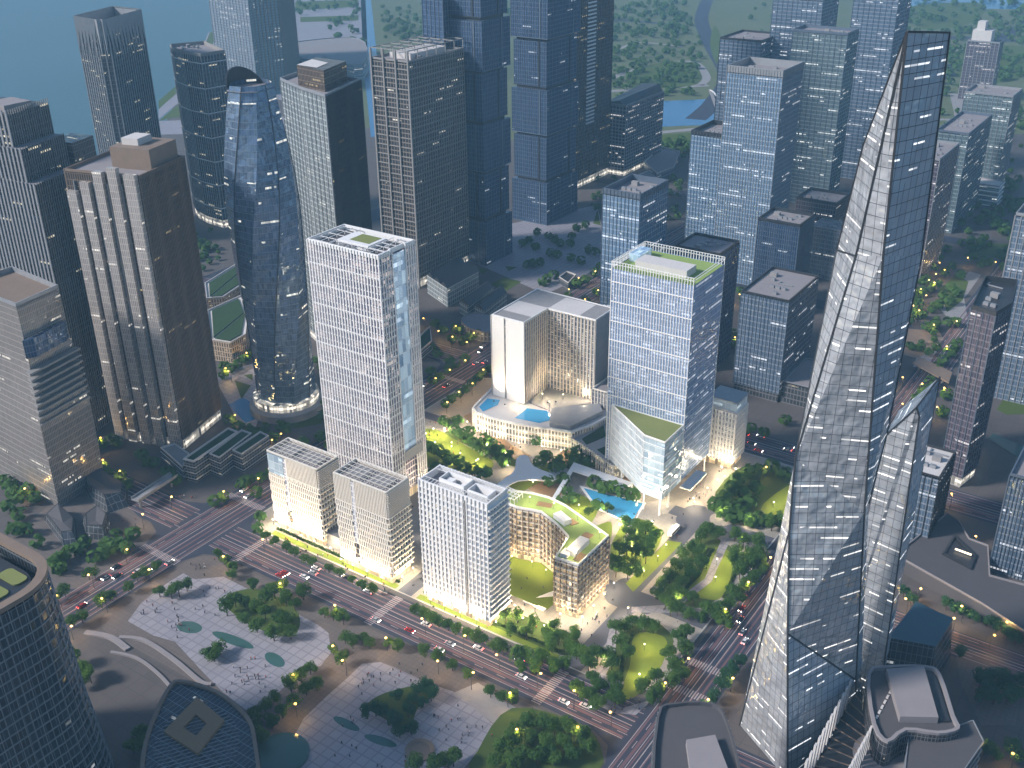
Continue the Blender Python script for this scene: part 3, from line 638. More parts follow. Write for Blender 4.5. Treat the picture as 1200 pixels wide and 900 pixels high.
# --- white striped glass tower with the folded green terrace
CT = rect(-277, -226.5, 503.5, 543)
tC = tower('glass_tower', 'pale glass tower of white vertical stripes with a folded green terrace', 'tower', CT, 136, FA['C'], z0=50, fin=(1.75, .4, .36, 4.2), finmat='white', band=(12, .45, .5), par=0, plant=None, edges=(0, 2, 3))
f = MB(); f.prism(inset(CT, .1), 12, 50, False, True); f.build('lower_facade', FA['C'], tC)
f = MB(); fins(f, CT, 12, 50, 1.75, .4, .42, edges=(0, 2, 3)); f.build('lower_fins', M['white'], tC)
TB = ccw([(-274, 503.4), (-240, 480.5), (-226.4, 479.5), (-226.5, 503.4)])
f = MB(); f.prism(TB, 12, 49.6, False, True); f.build('terrace_block', FA['Cb'], tC)
f = MB(); fins(f, TB, 12, 50, 1.6, .35, .22, edges=(TB.index((-274, 503.4)),)); bands(f, TB, frange(16, 49, 5), .3, .35); f.build('terrace_mullions', M['white'], tC)
f = MB(); f.poly(inset(TB, .25), 50.0); f.build('green_terrace', M['roofolive'], tC)
f = MB(); ring(f, TB, .4, 49, 50.6); f.build('terrace_parapet', M['white'], tC)
for p in ((-239, 482), (-228, 481), (-228, 492), (-251, 489.5), (-262, 497), (-276, 505), (-228, 541), (-276, 541)):
    f = MB(); f.tube((*p, 0), (*p, 12.3), .55, .55, 10); f.build('column', M['white'], tC)
f = MB(); f.prism(rect(-268, -236, 512, 536), 0, 12.2, False); f.build('lobby', M['lobby'], tC)
f = MB(); f.box(-226.4, -219.5, 503, 526, 8, 9); f.build('canopy', M['white'], tC)
f = MB(); f.poly(inset(CT, .4), 135.7); f.build('roof_garden', M['roofgreen'], tC)
f = MB(); f.box(-267, -235, 512, 524, 135.6, 140); f.build('plant_room', M['roofp'], tC)
f = MB(); f.box(-275, -268, 520, 534, 135.6, 140.5); f.build('skylight', FA['atr'], tC)
f = MB()
for z in (138.6, 140.2): bands(f, CT, (z,), .3, .25)
f.build('roof_rail', M['white'], tC)
# --- small pale stepped block
tS = tower('clinic_block', 'short pale block with a violet stepped roof beside the glass tower', 'office block', rect(-238, -214, 551, 568), 40, FA['S'], fin=(2.2, .6, .6), finmat='white', band=(3.6, .5, .5), par=.6, lobby=(5, 'lobby'), roofmat='grey')
m = MB(); m.box(-232.5, -214.4, 551.4, 567.6, 39.6, 46.5); m.build('glass_crown', FA['Cb'], tS)
m = MB(); m.box(-232.9, -214, 551, 568, 46.5, 47.1); m.build('crown_roof', M['grey'], tS)
# --- white ribbon walkways and garden pieces between the towers
def deck(label, pts, z, th=.7, mat='white', posts=()):
    t = thing('walkway_canopy', label, 'canopy', (*centroid(pts), 0))
    m = MB(); m.prism(ccw(pts), z-th, z, True, True); m.build('deck', M[mat], t)
    for p in posts:
        m = MB(); m.tube((*p, .1), (*p, z-th+.05), .3, .3, 8); m.build('column', M['white'], t)
    return t
deck('white ribbon canopy fanning out from the hotel podium towards the apartments', spline(GP([(538, 610), (560, 590), (584, 566), (602, 552), (606, 536), (618, 534), (625, 546), (648, 556), (648, 563), (622, 562), (600, 566), (575, 588), (552, 612)], 6), 3), 6, .8, 'white', [(-320, 452), (-319, 475), (-306, 478), (-315, 425)])
deck('white bent canopy edging the sunken terrace and the pool', ccw([(-284, 449), (-281.5, 449), (-291, 488), (-254, 488.5), (-254, 496), (-296, 497)]), 6, .8, 'white', [(-283, 452), (-292, 486), (-272, 489), (-256, 494)])
m = MB(); m.lathe((-298, 441, 0), [(9, 0), (9, 2.5), (8.2, 3), (3, 3.4)], 20); tag(m.build('amphitheatre_roof', M['concrete']), 'grey round amphitheatre roof set in the garden beside the ribbon canopy', 'pavilion')
m = MB(); m.lathe((-300, 487, 0), [(6.5, 0), (6.5, 2.8), (5.2, 3.4), (1.5, 3.6)], 18); tag(m.build('garden_pavilion', M['grey']), 'small domed garden pavilion under the hotel podium fins', 'pavilion')
# --- bronze ribbed tower on the west side of the avenue
L_, N_, R_ = Vector((-570, 366)), Vector((-520, 380)), Vector((-533, 424))
BQ = ccw([tuple(L_), tuple(N_), tuple(R_), tuple(L_+R_-N_)])
tG = tower('ribbed_tower', 'broad bronze tower with pale ribbed bays and finely ribbed dark flank', 'tower', BQ, 181, FA['brownv'], fin=(1.45, .55, .3, 1.5), finmat='brown', par=1.5, lobby=(8, 'lobbyw'), edges=(BQ.index(tuple(N_)), BQ.index(tuple(R_)), BQ.index(tuple(L_+R_-N_))))
d = (N_-L_).normalized(); nn = Vector((d.y, -d.x)); LL = (N_-L_).length
for k, (a, w, hh) in enumerate(((.02, .13, 170), (.22, .12, 176), (.42, .12, 183), (.62, .12, 186), (.83, .15, 183))):
    c = L_+d*LL*(a+w/2); f = MB(); f.obox(c, d, LL*w/2, -.5, 3.0, 2, hh); f.build('ribbed_bay', FA['silver'], tG)
f = MB()
for k in range(1, 9): f.obox(L_+d*LL*(.02+.82*k/9), d, .3, 0, 1.2, 2, 176)
f.build('facade_fins', M['grey'], tG)
o, ux, uy = L_, (N_-L_), (R_-N_)
for (a, bb, cc, dd, hh) in ((.42, .95, .35, .95, 12), (.5, .72, .5, .8, 16)):
    f = MB(); f.prism(ccw([tuple(o+ux*a+uy*cc), tuple(o+ux*bb+uy*cc), tuple(o+ux*bb+uy*dd), tuple(o+ux*a+uy*dd)]), 180.4, 181+hh); f.build('plant_room', M['brown'] if hh < 14 else M['roofp'], tG)
# --- stepped dark tower at the shore corner
tA3 = thing('stepped_tower', 'dark ribbed tower stepping up in three terraces near the park and bay', 'tower', (-620, 372, 0))
base = [(-648, 350), (-588, 356), (-599, 395), (-655, 388)]
for k, (sx, hh) in enumerate(((0, 172), (8, 192), (16, 211))):
    z0 = (0, 171.5, 191.5)[k]; q = [(-648, 350), (-588-sx, 356+sx*.1), (-599-sx, 395-sx*.15), (-655, 388)]
    b = MB(); b.prism(q, z0, hh, False); b.build('glass_facade', FA['dark'], tA3)
    r = MB(); r.poly(q, hh); r.build('roof', M['roof'] if k < 2 else M['dark'], tA3)
    f = MB(); fins(f, q, z0, hh+(3 if k == 2 else 1), 1.9, .5, .35, edges=(1,)); f.build('facade_fins', M['stone'], tA3)
    f = MB(); fins(f, q, z0, hh+(3 if k == 2 else 1), 3.4, .6, 1.4, edges=(0,)); f.build('bay_fins', M['grey'], tA3)
m = MB(); m.box(-632, -612, 362, 380, 210.9, 215); m.build('plant_room', M['roof'], tA3)
m = MB(); m.prism([(-622, 396), (-606, 398), (-612, 418), (-630, 414)], 0, 186, True); m.build('rear_block', FA['dark'], tA3)
# --- pale faceted tower at the edge of the frame
tF = thing('faceted_tower', 'grey faceted tower with a brown roof and a notched corner near the park edge', 'tower', (-548, 312, 0))
rings = [[(-596, 296, 0), (-530, 293, 0), (-536, 330, 0), (-596, 334, 0)], [(-594, 296, 52), (-528, 292, 52), (-535, 330, 52), (-594, 334, 52)], [(-590, 298, 96), (-533, 297, 96), (-540, 329, 96), (-590, 333, 96)], [(-588, 298, 127), (-533, 297, 127), (-538, 327, 127), (-588, 331, 127)]]
b = MB(); b.loft(rings, False); b.build('glass_facade', FA['taupe'], tF)
r = MB(); r.face([(p[0], p[1], 126) for p in rings[-1]]); r.build('roof', M['brown'], tF)
r = MB(); ring(r, [(p[0], p[1]) for p in rings[-1]], .7, 125.5, 129); r.build('parapet', M['grey'], tF)
f = MB()
for z in frange(56, 92, 4.): f.prism([(-531.5, 293.2), (-527.2, 292.6), (-534.2, 330.4), (-538, 330)], z, z+1.2)
f.build('corner_louvres', M['stone'], tF)
m = MB(); m.prism([(-530.5, 294.5), (-528.2, 300), (-533, 322), (-536.2, 326)], 97, 108, True); m.build('glass_corner', FA['navy'], tF)
# --- crown tower by the bay
q = ccw([(-916, 629), (-880, 624), (-872, 630), (-899, 690), (-940, 690)])
tB = tower('crown_tower', 'dark tower by the bay with a pleated pointed crown', 'tower', q, 200, FA['dark'], fin=(4.2, .6, .8), finmat='grey', par=0, lobby=(8, 'lobbyw'))
f = MB()
for i in range(len(q)):
    a, bb = Vector(q[i]), Vector(q[(i+1) % len(q)]); L = (bb-a).length; d = (bb-a)/L; nrm = Vector((d.y, -d.x)); k = max(1, round(L/6))
    for j in range(k):
        p, e = a+d*L*j/k, a+d*L*(j+1)/k; mid = (p+e)/2+nrm*2.6
        f.face([(*p, 213), (*p, 214), (*mid, 214), (*mid, 178)]); f.face([(*mid, 178), (*mid, 214), (*e, 214), (*e, 213)])
        f.face([(*e, 213), (*e, 214), (*p, 214), (*p, 213)]); f.face([(*p, 198), (*e, 198), (*e, 213.5), (*p, 213.5)])
f.build('pleated_crown', M['grey'], tB)
q = ccw([(-915, 731), (-895, 718), (-872, 711), (-845, 709), (-841, 736), (-900, 762)])
tower('slim_tower', 'slim dark tower with a flat pale cap between crown tower and twisted tower', 'tower', q, 172, FA['dark'], fin=(3.4, .5, .5), finmat='grey', band=(24, .4, .8), bandmat='white', par=3, parmat='stone', lobby=(9, 'lobbyw'))
# --- twisted blue tower
tD = thing('twisted_tower', 'twisted faceted blue glass tower that swells in the middle and narrows to a slanted top', 'tower', (-508, 461, 0))
n = 10; rings = []
for k in range(25):
    z = 222*k/24; u = k/24
    r_ = 21+ (4.6*math.sin(math.pi*min(1, max(0, (u-.12)/.95)))**1.2 if u < 1 else 0); r_ *= 1 if u < .62 else 1-.36*((u-.62)/.38)**1.7
    ring_ = []
    for i in range(n):
        a = 2*math.pi*i/n+u*1.35; rr = r_*(1+.07*math.cos(2*a+u*3))*(1 if i % 2 else .94)
        ring_.append((-508+rr*math.cos(a)-u*2, 461+rr*math.sin(a)+u*2, z))
    rings.append(ring_)
b = MB(); b.loft(rings, False); b.build('glass_facade', FA['twist'], tD)
f = MB(); ca = [math.radians(95+150*i/12) for i in range(13)]; P_ = [(-510+14.6*math.cos(a), 463+14.6*math.sin(a)) for a in ca]; hh_ = [217+13*math.sin(math.pi*i/12)**.8 for i in range(13)]
for i in range(12):
    p, q = P_[i], P_[i+1]; p2, q2 = (p[0]*.94-510*.06, p[1]*.94+463*.06), (q[0]*.94-510*.06, q[1]*.94+463*.06)
    f.face([(*p, 208), (*q, 208), (*q, hh_[i+1]), (*p, hh_[i])]); f.face([(*q2, 208), (*p2, 208), (*p2, hh_[i]), (*q2, hh_[i+1])]); f.face([(*p, hh_[i]), (*q, hh_[i+1]), (*q2, hh_[i+1]), (*p2, hh_[i])])
f.build('crown_screen', M['dark'], tD)
r = MB(); r.face([(p[0], p[1], 219.) for p in [(q_[0]*.97-508*.03, q_[1]*.97+461*.03) for q_ in rings[-2]]]); r.build('roof', M['roof'], tD)
for i in range(0, n, 2):
    f = MB(); [f.beam(rings[k][i], rings[k+1][i], .35) for k in range(24)]; f.build('edge_rib', M['dark'], tD)
f = MB(); f.lathe((-508, 461, 0), [(26, 0), (26, 5), (24, 6), (21, 6.4)], 24); f.build('base_canopy', M['concrete'], tD)
f = MB(); f.lathe((-508, 461, 0), [(22.6, 6.3), (22.6, 12), (21.2, 12.4)], 20); f.build('lobby', M['lobbyw'], tD)
# --- pair of pale towers beyond, cut by the top of the picture
tower('pale_tower', 'pale hazy slab tower by the shore, broader of the far pair', 'tower', GP([(258, 100), (303, 112), (322, 98), (285, 84)]), 215, FA['haze'], fin=(9, .8, 1.2), par=3)
tower('pale_tower', 'pale hazy tower with brown corner strips, nearer the stepped grey tower', 'tower', GP([(303, 110), (336, 104), (352, 84), (320, 86)]), 235, FA['haze'], fin=(7, .9, 2.), finmat='brown', par=3)
# --- grey gridded tower
q = ccw([(-516, 533), (-534, 588), (-592, 590), (-585, 560), (-552, 545)])
tK = tower('gridded_tower', 'grey gridded tower with one dark ribbed flank and a raised roof box', 'tower', q, 200, FA['grid'], fin=(6, .4, .5), finmat='grey', par=2, lobby=(8, 'lobbyw'))
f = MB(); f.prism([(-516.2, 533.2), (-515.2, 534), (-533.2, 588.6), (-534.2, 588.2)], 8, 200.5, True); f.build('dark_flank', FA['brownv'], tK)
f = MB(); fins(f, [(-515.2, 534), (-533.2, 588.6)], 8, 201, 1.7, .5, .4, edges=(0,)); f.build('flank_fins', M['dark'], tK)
f = MB(); f.prism(ccw([(-530, 548), (-541, 583), (-570, 583), (-560, 553)]), 199, 214); f.build('plant_room', FA['brownv'], tK)
f = MB(); f.poly(ccw([(-540, 552), (-546, 570), (-566, 575), (-560, 553)]), 214.3); f.build('plant_roof', M['roofp'], tK)
# --- dark framed tower
q = rect(-610, -571, 688, 762)
tM = tower('framed_tower', 'dark tower in a stone frame with four big front piers and a skeletal roof', 'tower', q, 194, FA['frame'], fin=(3.2, .7, .55), finmat='stone', band=(8, .6, .5), par=1.5, lobby=(9, 'lobbyw'), edges=(1, 2, 3))
f = MB(); fins(f, q, 0, 203, 13, 1.4, 1.4, edges=(0,)); bands(f, q, frange(12, 192, 8), .8, .7, edges=(0,)); f.build('front_piers', M['stone'], tM)
roof_beams(tM, q, 203, 3, 6, .5, 'roof_frame', 'stone', 9)
f = MB(); f.box(-602, -580, 702, 750, 193, 198); f.build('plant_room', M['roofp'], tM)
# --- twin stacked navy towers and their neighbours
def stacked(label, x0, x1, y0, y1, tiers, step):
    t = thing('stacked_tower', label, 'tower', ((x0+x1)/2, (y0+y1)/2, 0), 'twin stacked navy towers')
    for k in range(tiers):
        s = (0, 2.2, .6, 2.8)[k % 4]; e = (0, 1.4)[k % 2]; z0, z1 = k*step, (k+1)*step-2.6
        q = rect(x0+e, x1-s, y0+s, y1-e)
        b = MB(); b.prism(q, z0, z1, True, True); b.build('glass_box', FA['navy'], t)
        f = MB(); fins(f, q, z0, z1+1, 2.6, .35, .25, edges=(0, 1)); f.build('facade_fins', M['bluemetal'], t)
        b = MB(); b.prism(rect(x0+4, x1-4, y0+4, y1-4), z1-.1, z1+2.65, False); b.build('recess', M['dark'], t)
        f = MB(); f.box(x1-s-9, x1-s-7.6, y0+s-.7, y0+s+.02, z0, z1); f.box(x1-s-.02, x1-s+.7, y1-e-14, y1-e-12.6, z0, z1); bands(f, q, (z0+.05,), .5, .6, edges=(0, 1)); f.build('slot_trim', M['dark'] if k % 2 else M['bluemetal'], t)
    return t
M['bluemetal'] = plain('blue_grey_metal', (.14, .18, .24), .4, .4)
stacked('stacked navy glass tower of shifted boxes beside the dark framed tower', -597, -554, 766, 808, 7, 44)
stacked('stacked navy glass tower of shifted boxes next to the brown slab with white slots', -613, -571, 896, 956, 7, 46)
tN = tower('brown_slab_tower', 'tall brown slab tower with a ladder of white slots up its side', 'tower', rect(-655, -612, 1019, 1096), 310, FA['brownv'], fin=(4, .5, .6), finmat='dark', par=2, lobby=(9, 'lobbyw'))
f = MB()
for z in frange(70, 308, 4): f.box(-612.02, -611.2, 1040, 1058, z, z+1.6)
f.build('white_slots', M['white'], tN)
tower('blue_grey_tower', 'blue grey tower with a setback glimpsed behind the stacked navy tower', 'tower', GP([(508, 300), (530, 308), (552, 290), (528, 282)]), 235, FA['navy'], fin=(5, .5, .5), finmat='bluemetal', par=2)
tO = tower('ribbed_slab', 'midrise violet grey slab with rows of bright windows and a raked roof before the river', 'slab building', rect(-622, -592, 1097, 1190), 82, FA['plum'], fin=(4.5, .6, .6), finmat='grey', band=(4, .5, .4), par=1.5, lobby=(7, 'lobbyw'))
f = MB(); f.loft([[(-622, 1097, 81), (-592, 1097, 81), (-592, 1190, 81), (-622, 1190, 81)], [(-620, 1099, 83), (-603, 1099, 87), (-598, 1188, 92), (-620, 1188, 90)]]); f.build('raked_roof', M['dark'], tO)
TW = [  # name, label, rect, h, facade, extras
 ('blue_glass_block', 'blue glass tower with a sunken roof standing behind the hotel beside the lit avenue', (-359, -330, 636, 678), 133, 'ice', dict(fin=(3, .35, .25, 4), finmat='bluemetal', par=4, lobby=(8, 'lobbyw'))),
 ('blue_glass_block', 'dark capped icy glass tower just below the river bend', (-402, -366, 866, 911), 122, 'ice', dict(fin=(3, .35, .25, 3), finmat='bluemetal', par=3.5, parmat='dark')),
 ('steel_tower', 'bright icy tower with a sunken white rimmed roof in the east cluster', (-366, -318, 850, 895), 181, 'ice', dict(fin=(2.4, .4, .3, 5), finmat='grey', par=5.5)),
 ('steel_tower', 'dim square steel tower beside the curving park road', (-546, -494, 1240, 1306), 141, 'icy2', dict(par=2, fin=(6, .4, .4), finmat='dark')),
 ('steel_tower', 'tall pale steel tower cut by the picture top above the sunken roof tower', (-498, -438, 1275, 1330), 186, 'icy2', dict(par=2, fin=(6, .4, .4), finmat='bluemetal')),
 ('steel_tower', 'broad greenish tower with long window dashes left of the crystal tower tip', (-408, -351, 1106, 1140), 177, 'teal', dict(par=2.5, fin=(6, .4, .4), finmat='bluemetal')),
 ('steel_tower', 'tallest far steel tower rising behind the crystal tower tip', (-388, -340, 1228, 1277), 200, 'icy2', dict(par=2.5, fin=(6, .4, .4), finmat='bluemetal')),
 ('navy_block', 'short navy block with pale roof and fine ribs behind the square steel block', (-309, -274, 803, 836), 77, 'navy', dict(par=2.2, parmat='dark', fin=(1.8, .4, .3), finmat='bluemetal')),
 ('navy_block', 'low brown ribbed block with a pinkish roof deep in the east cluster', (-343, -304, 987, 1024), 42, 'plum', dict(par=2.2, parmat='dark', fin=(2.4, .4, .4), finmat='brown')),
 ('navy_block', 'pale violet block half hidden against the crystal tower flank', (-297, -268, 901, 927), 46, 'haze', dict(par=1, fin=(3, .4, .4), finmat='grey')),
 ('navy_block', 'dark blue block with a flat plum roof right behind the striped glass tower', (-319, -284, 672, 705), 91, 'navy', dict(par=1.6, parmat='dark', fin=(3, .3, .25), finmat='bluemetal')),
 ('square_block', 'square steel glass block with a plain plum roof between two avenues', (-258, -224, 652, 708), 76, 'icy2', dict(par=1.2, parmat='dark', fin=(2.6, .35, .25), finmat='bluemetal', lobby=(7, 'pyr'))),
 ('office_high_rise', 'plum walled tower with a white edge strip behind the crystal tower', (-234, -206, 934, 998), 110, 'plum', dict(par=2, fin=(6, .4, .4), finmat='grey')),
 ('office_high_rise', 'teal walled tower with a flat grey roof east of the crystal tower', (-248, -218, 1090, 1185), 98, 'teal', dict(par=2, fin=(6, .4, .4), finmat='bluemetal')),
 ('office_high_rise', 'pale green tower on a ledged podium near the picture edge', (-256, -208, 1222, 1267), 111, 'teal', dict(par=2, fin=(5, .4, .4), finmat='grey')),
 ('office_high_rise', 'small stepped grey tower alone in the far parkland', (-373, -328, 1738, 1765), 84, 'plum', dict(par=2, fin=(6, .6, .8), finmat='grey', plant=((.1, .7, .1, .9, 16), (.2, .45, .2, .8, 28)))),
 ('office_building', 'silver glass tower on stilts cut by the east picture edge', (-111, -80, 742, 778), 131, 'icy2', dict(par=2, fin=(4, .5, .5), finmat='grey')),
 ('office_building', 'low dark block with a violet roof at the foot of the crystal annex', (-112, -90, 531, 564), 46, 'icy2', dict(par=1, roofmat='roofp', fin=(4, .5, .3), finmat='dark')),
 ('office_building', 'ribbed office block with bright window dashes beside the elevated deck', (-57, -24, 531, 570), 59, 'icy2', dict(par=1.5, fin=(1.8, .5, .35), finmat='bluemetal')),
]
M['pyr'] = FA['pyr']
for nm, lb, (a, b_, c, d_), h_, fc, kw in TW:
    tower(nm, lb, 'tower' if h_ > 60 else 'office block', rect(a, b_, c, d_), h_, FA[fc], **kw)
tower('podium_block', 'low dark podium with flat violet roof attached behind the square steel block', 'podium', rect(-223.5, -204, 655, 700), 16, FA['pyr'], par=.6)
tower('podium_block', 'ledged pale podium under the pale green tower', 'podium', rect(-256, -200, 1196, 1221.5), 24, FA['teal'], par=1, roofmat='roofp', band=(5, .8, 1.2), bandmat='white')
q = ccw(GP([(1154, 327), (1192, 332), (1185, 359), (1167, 370), (1138, 362)], 113))
tower('chamfered_tower', 'dark violet tower with a chamfered flat roof standing by the tree lined avenue', 'tower', q, 113, FA['plum'], par=2.5, parmat='dark', roofmat='dark', fin=(3.4, .4, .4), finmat='bluemetal', lobby=(7, 'lobbyw'))
# --- crystal skyscraper
tV = thing('crystal_skyscraper', 'huge faceted crystal skyscraper tapering to a narrow glass blade', 'skyscraper', (-95, 365, 0))
g0 = lambda x, y: (*G(x, y), 0.)
E0, K0, L0 = g0(923, 915), g0(1003, 850), g0(867, 850)
D = DEP(923, 743, 333); E1b = DEP(925, 622, 342); E1 = DEP(932, 537, 347)
K3, K2, K1, Kb = DEP(1063, 37, 336), DEP(1035, 300, 338), DEP(1013, 600, 343), DEP(1003, 797, 351)
M2 = DEP(1003, 300, 346); N2 = DEP(981, 293, 366); M3 = DEP(1045, 117, 338); N3 = DEP(1012, 170, 356)
R3, R2, R1 = DEP(1113, 38, 347), DEP(1080, 300, 353), DEP(1040, 505, 355); R1b = DEP(1018, 590, 351); R0 = (K0[0]+.5, K0[1]+3, 0)
B3 = (K3[0]-3, K3[1]+14, K3[2]-4); B2 = (-98, 373, 180); B0 = (-104, 384, 0)
def panel(faces, name, mat):
    m = MB(); [m.face(f) for f in faces]; return m.build(name, mat, tV)
panel([(E0, K0, Kb), (E0, Kb, D)], 'lower_facet', FA['crysd'])
panel([(D, Kb, K1), (D, K1, E1b), (E1b, K1, E1), (E1, K1, K2), (E1, K2, M2), (M2, K2, M3), (M3, K2, K3)], 'main_facet', FA['crys'])
panel([(E1, M2, N2), (N2, M2, M3), (N2, M3, N3), (N3, M3, K3)], 'upper_facet', FA['crys'])
panel([(L0, E0, D), (L0, D, E1b), (L0, E1b, E1)], 'flank_facet', FA['crys'])
panel([(K0, R0, Kb), (Kb, R0, R1b), (Kb, R1b, K1), (K1, R1b, R1), (K1, R1, R2), (K1, R2, K2), (K2, R2, R3), (K2, R3, K3)], 'blue_facet', FA['crysd'])
panel([(R0, B0, B2), (R0, B2, R1b), (R1b, B2, R1), (R1, B2, R2), (R2, B2, B3), (R2, B3, R3), (R3, B3, K3), (L0, E1, B0), (E1, N2, B2), (E1, B2, B0), (N2, N3, B2), (N3, K3, B3), (N3, B3, B2)], 'rear_facet', FA['crysd'])
m = MB()
for a, b_ in ((E0, D), (D, E1b), (E1b, E1), (E1, M2), (M2, M3), (M3, K3), (E1, N2), (N2, N3), (N3, K3), (K0, Kb), (Kb, K1), (K1, K2), (K2, K3), (K3, R3), (R3, R2), (R2, R1), (R1, R1b), (D, Kb), (L0, E1b), (N2, M2)): m.beam(a, b_, .45)
m.build('edge_frame', M['dark'], tV)
# annex blade
tX = thing('crystal_annex', 'shorter glass blade with a slanted pointed top leaning against the crystal skyscraper', 'skyscraper', (-85, 410, 0))
a0, a1, a2, a3 = (-97, 400, 0), (-74, 396, 0), (-76, 404, 0), (-98, 424, 0)
c0, c1, c1b, c2, c3 = (-91, 400, 134), (-81, 399, 150), (-79.6, 400, 146), (-79, 423, 154.), (-93, 424, 134)
m = MB(); [m.face(f) for f in ((a0, a1, c1b), (a0, c1b, c1), (a0, c1, c0))]; m.build('main_facet', FA['crys'], tX)
m = MB(); [m.face(f) for f in ((a1, a2, c2), (a1, c2, c1b), (c1b, c2, c1))]; m.build('blue_facet', FA['crysd'], tX)
m = MB(); [m.face(f) for f in ((a2, a3, c3), (a2, c3, c2), (a3, a0, c0), (a3, c0, c3), (c0, c1, c2), (c0, c2, c3))]; m.build('rear_facet', FA['crysd'], tX)
m = MB()
for a, b_ in ((a1, c1b), (c0, c1), (c1, c2), (c2, a2), (c1, c1b)): m.beam(a, b_, .4)
m.build('edge_frame', M['dark'], tX)
# --- rounded office block with louvre bands in the near corner, its slatted screens and glass pavilion
RB = ccw(spline(GP([(1016, 790), (1040, 782), (1085, 782), (1102, 792), (1118, 840), (1124, 856), (1100, 862), (1062, 858), (1040, 872), (1022, 850)], 34), 3))
tR = thing('rounded_block', 'dark rounded office block with louvre bands and a plum roof slab by the skyscraper', 'office block', (*centroid(RB), 0))
m = MB(); m.prism(RB, 0, 34, False); m.build('glass_facade', FA['dark'], tR)
m = MB(); m.poly(inset(RB, .2), 33.6); m.build('roof', M['darkroof'], tR)
m = MB(); ring(m, RB, 1.4, 33, 35.2); m.build('parapet', M['roof'], tR)
m = MB(); m.prism(ccw(GP([(1038, 788), (1082, 785), (1099, 845), (1054, 844)], 35)), 33.7, 37, True); m.build('roof_slab', M['roof'], tR)
m = MB(); m.prism(ccw(GP([(1085, 790), (1096, 792), (1113, 846), (1102, 846)], 34)), 33.7, 34.6, True); m.build('plant_well', M['dark'], tR)
LP = ccw(GP([(1066, 856), (1122, 852), (1140, 846), (1152, 870), (1128, 905), (1060, 905)], 30)); m = MB(); m.prism(inset(LP, .9), 0, 30, False); m.build('front_bay', FA['near'], tR); m = MB(); m.poly(inset(LP, .2), 30.4); m.build('bay_roof', M['darkroof'], tR)
m = MB(); bands(m, LP, frange(3, 31, 4.4), .25, 1.5); m.build('louvre_bands', M['grey'], tR)
m = MB(); cc = G(1036, 885, 22); m.lathe((*cc, 0), [(11, 0), (11, 20), (12, 20.2), (12, 22)], 24); m.build('drum', M['roof'], tR)
tq = thing('glazed_arcade', 'low dark glazed arcade squeezed between the crystal skyscraper and the rounded office block', 'arcade', (*G(990, 860, 20), 0))
AQ = ccw(GP([(1004, 803), (1034, 838), (985, 935), (938, 935)], 22)); m = MB(); m.prism(AQ, 0, 21, False); m.build('glass_facade', FA['near'], tq); m = MB(); m.poly(AQ, 20.6); m.build('roof', M['dark'], tq)
m = MB(); p0, p1, q0, q1 = [Vector(G(*k, 22)) for k in ((1004, 803), (938, 935), (1034, 838), (985, 935))]
for k in range(13): m.beam((*p0.lerp(p1, k/12), 22.5), (*q0.lerp(q1, k/12), 22.5), .3)
m.build('roof_beams', M['brown'], tq)
for (a, b_, lb) in (((1004, 800), (940, 918), 'row of tilted white blades along the foot of the crystal skyscraper'), ((1037, 836), (990, 925), 'second row of tilted white blades, against the rounded office block')):
    t = thing('blade_screen', lb, 'screen', (*G(*a, 24), 0), 'blade screens')
    p, q = Vector(G(*a, 24)), Vector(G(*b_, 24)); k = 15; dd = (q-p).normalized(); nn_ = Vector((-dd.y, dd.x))
    for i in range(k):
        c = p.lerp(q, i/(k-1)); s = dd*1.0; h_ = nn_*.45; lean = -dd*2.6
        lo = [c-s-h_, c+s-h_, c+s+h_, c-s+h_]; m = MB(); m.loft([[(*v, 20.7) for v in lo], [(*(v+lean), 34) for v in lo]]); m.build('blade', M['roofp'], t)
GB = ccw(GP([(1042, 747), (1074, 706), (1116, 725), (1096, 757)], 24)); tq = thing('glass_pavilion', 'tapered teal glass pavilion with a flat tilted roof behind the rounded office block', 'pavilion', (*centroid(GB), 0))
m = MB(); m.loft([[(p[0]+(p[0]-centroid(GB)[0])*.25, p[1]+(p[1]-centroid(GB)[1])*.25, 0) for p in GB], [(*p, 24) for p in GB]], False); m.build('glass_facade', FA['near'], tq)
m = MB(); m.poly(inset(GB, -.4), 24.1); m.build('roof', M['bay'], tq)
B2_ = ccw(spline(GP([(770, 842), (790, 826), (835, 826), (852, 846), (868, 905), (870, 960), (772, 960)], 48), 3)); tq = thing('curved_block', 'dark curved glass block with a plum roof slab right beside the crossroads', 'office block', (*centroid(B2_), 0))
m = MB(); m.prism(B2_, 0, 48, False); m.build('glass_facade', FA['near'], tq); m = MB(); m.poly(inset(B2_, .2), 47.5); m.build('roof', M['darkroof'], tq)
m = MB(); ring(m, B2_, .8, 47, 49.2); m.build('parapet', M['darkroof'], tq); m = MB(); m.prism(ccw(GP([(804, 868), (838, 862), (858, 915), (858, 950), (815, 950)], 50)), 47.6, 50.5); m.build('roof_slab', M['roof'], tq)
m = MB(); fins(m, B2_, 0, 48.5, 4, .5, .3); m.build('facade_fins', M['grey'], tq)
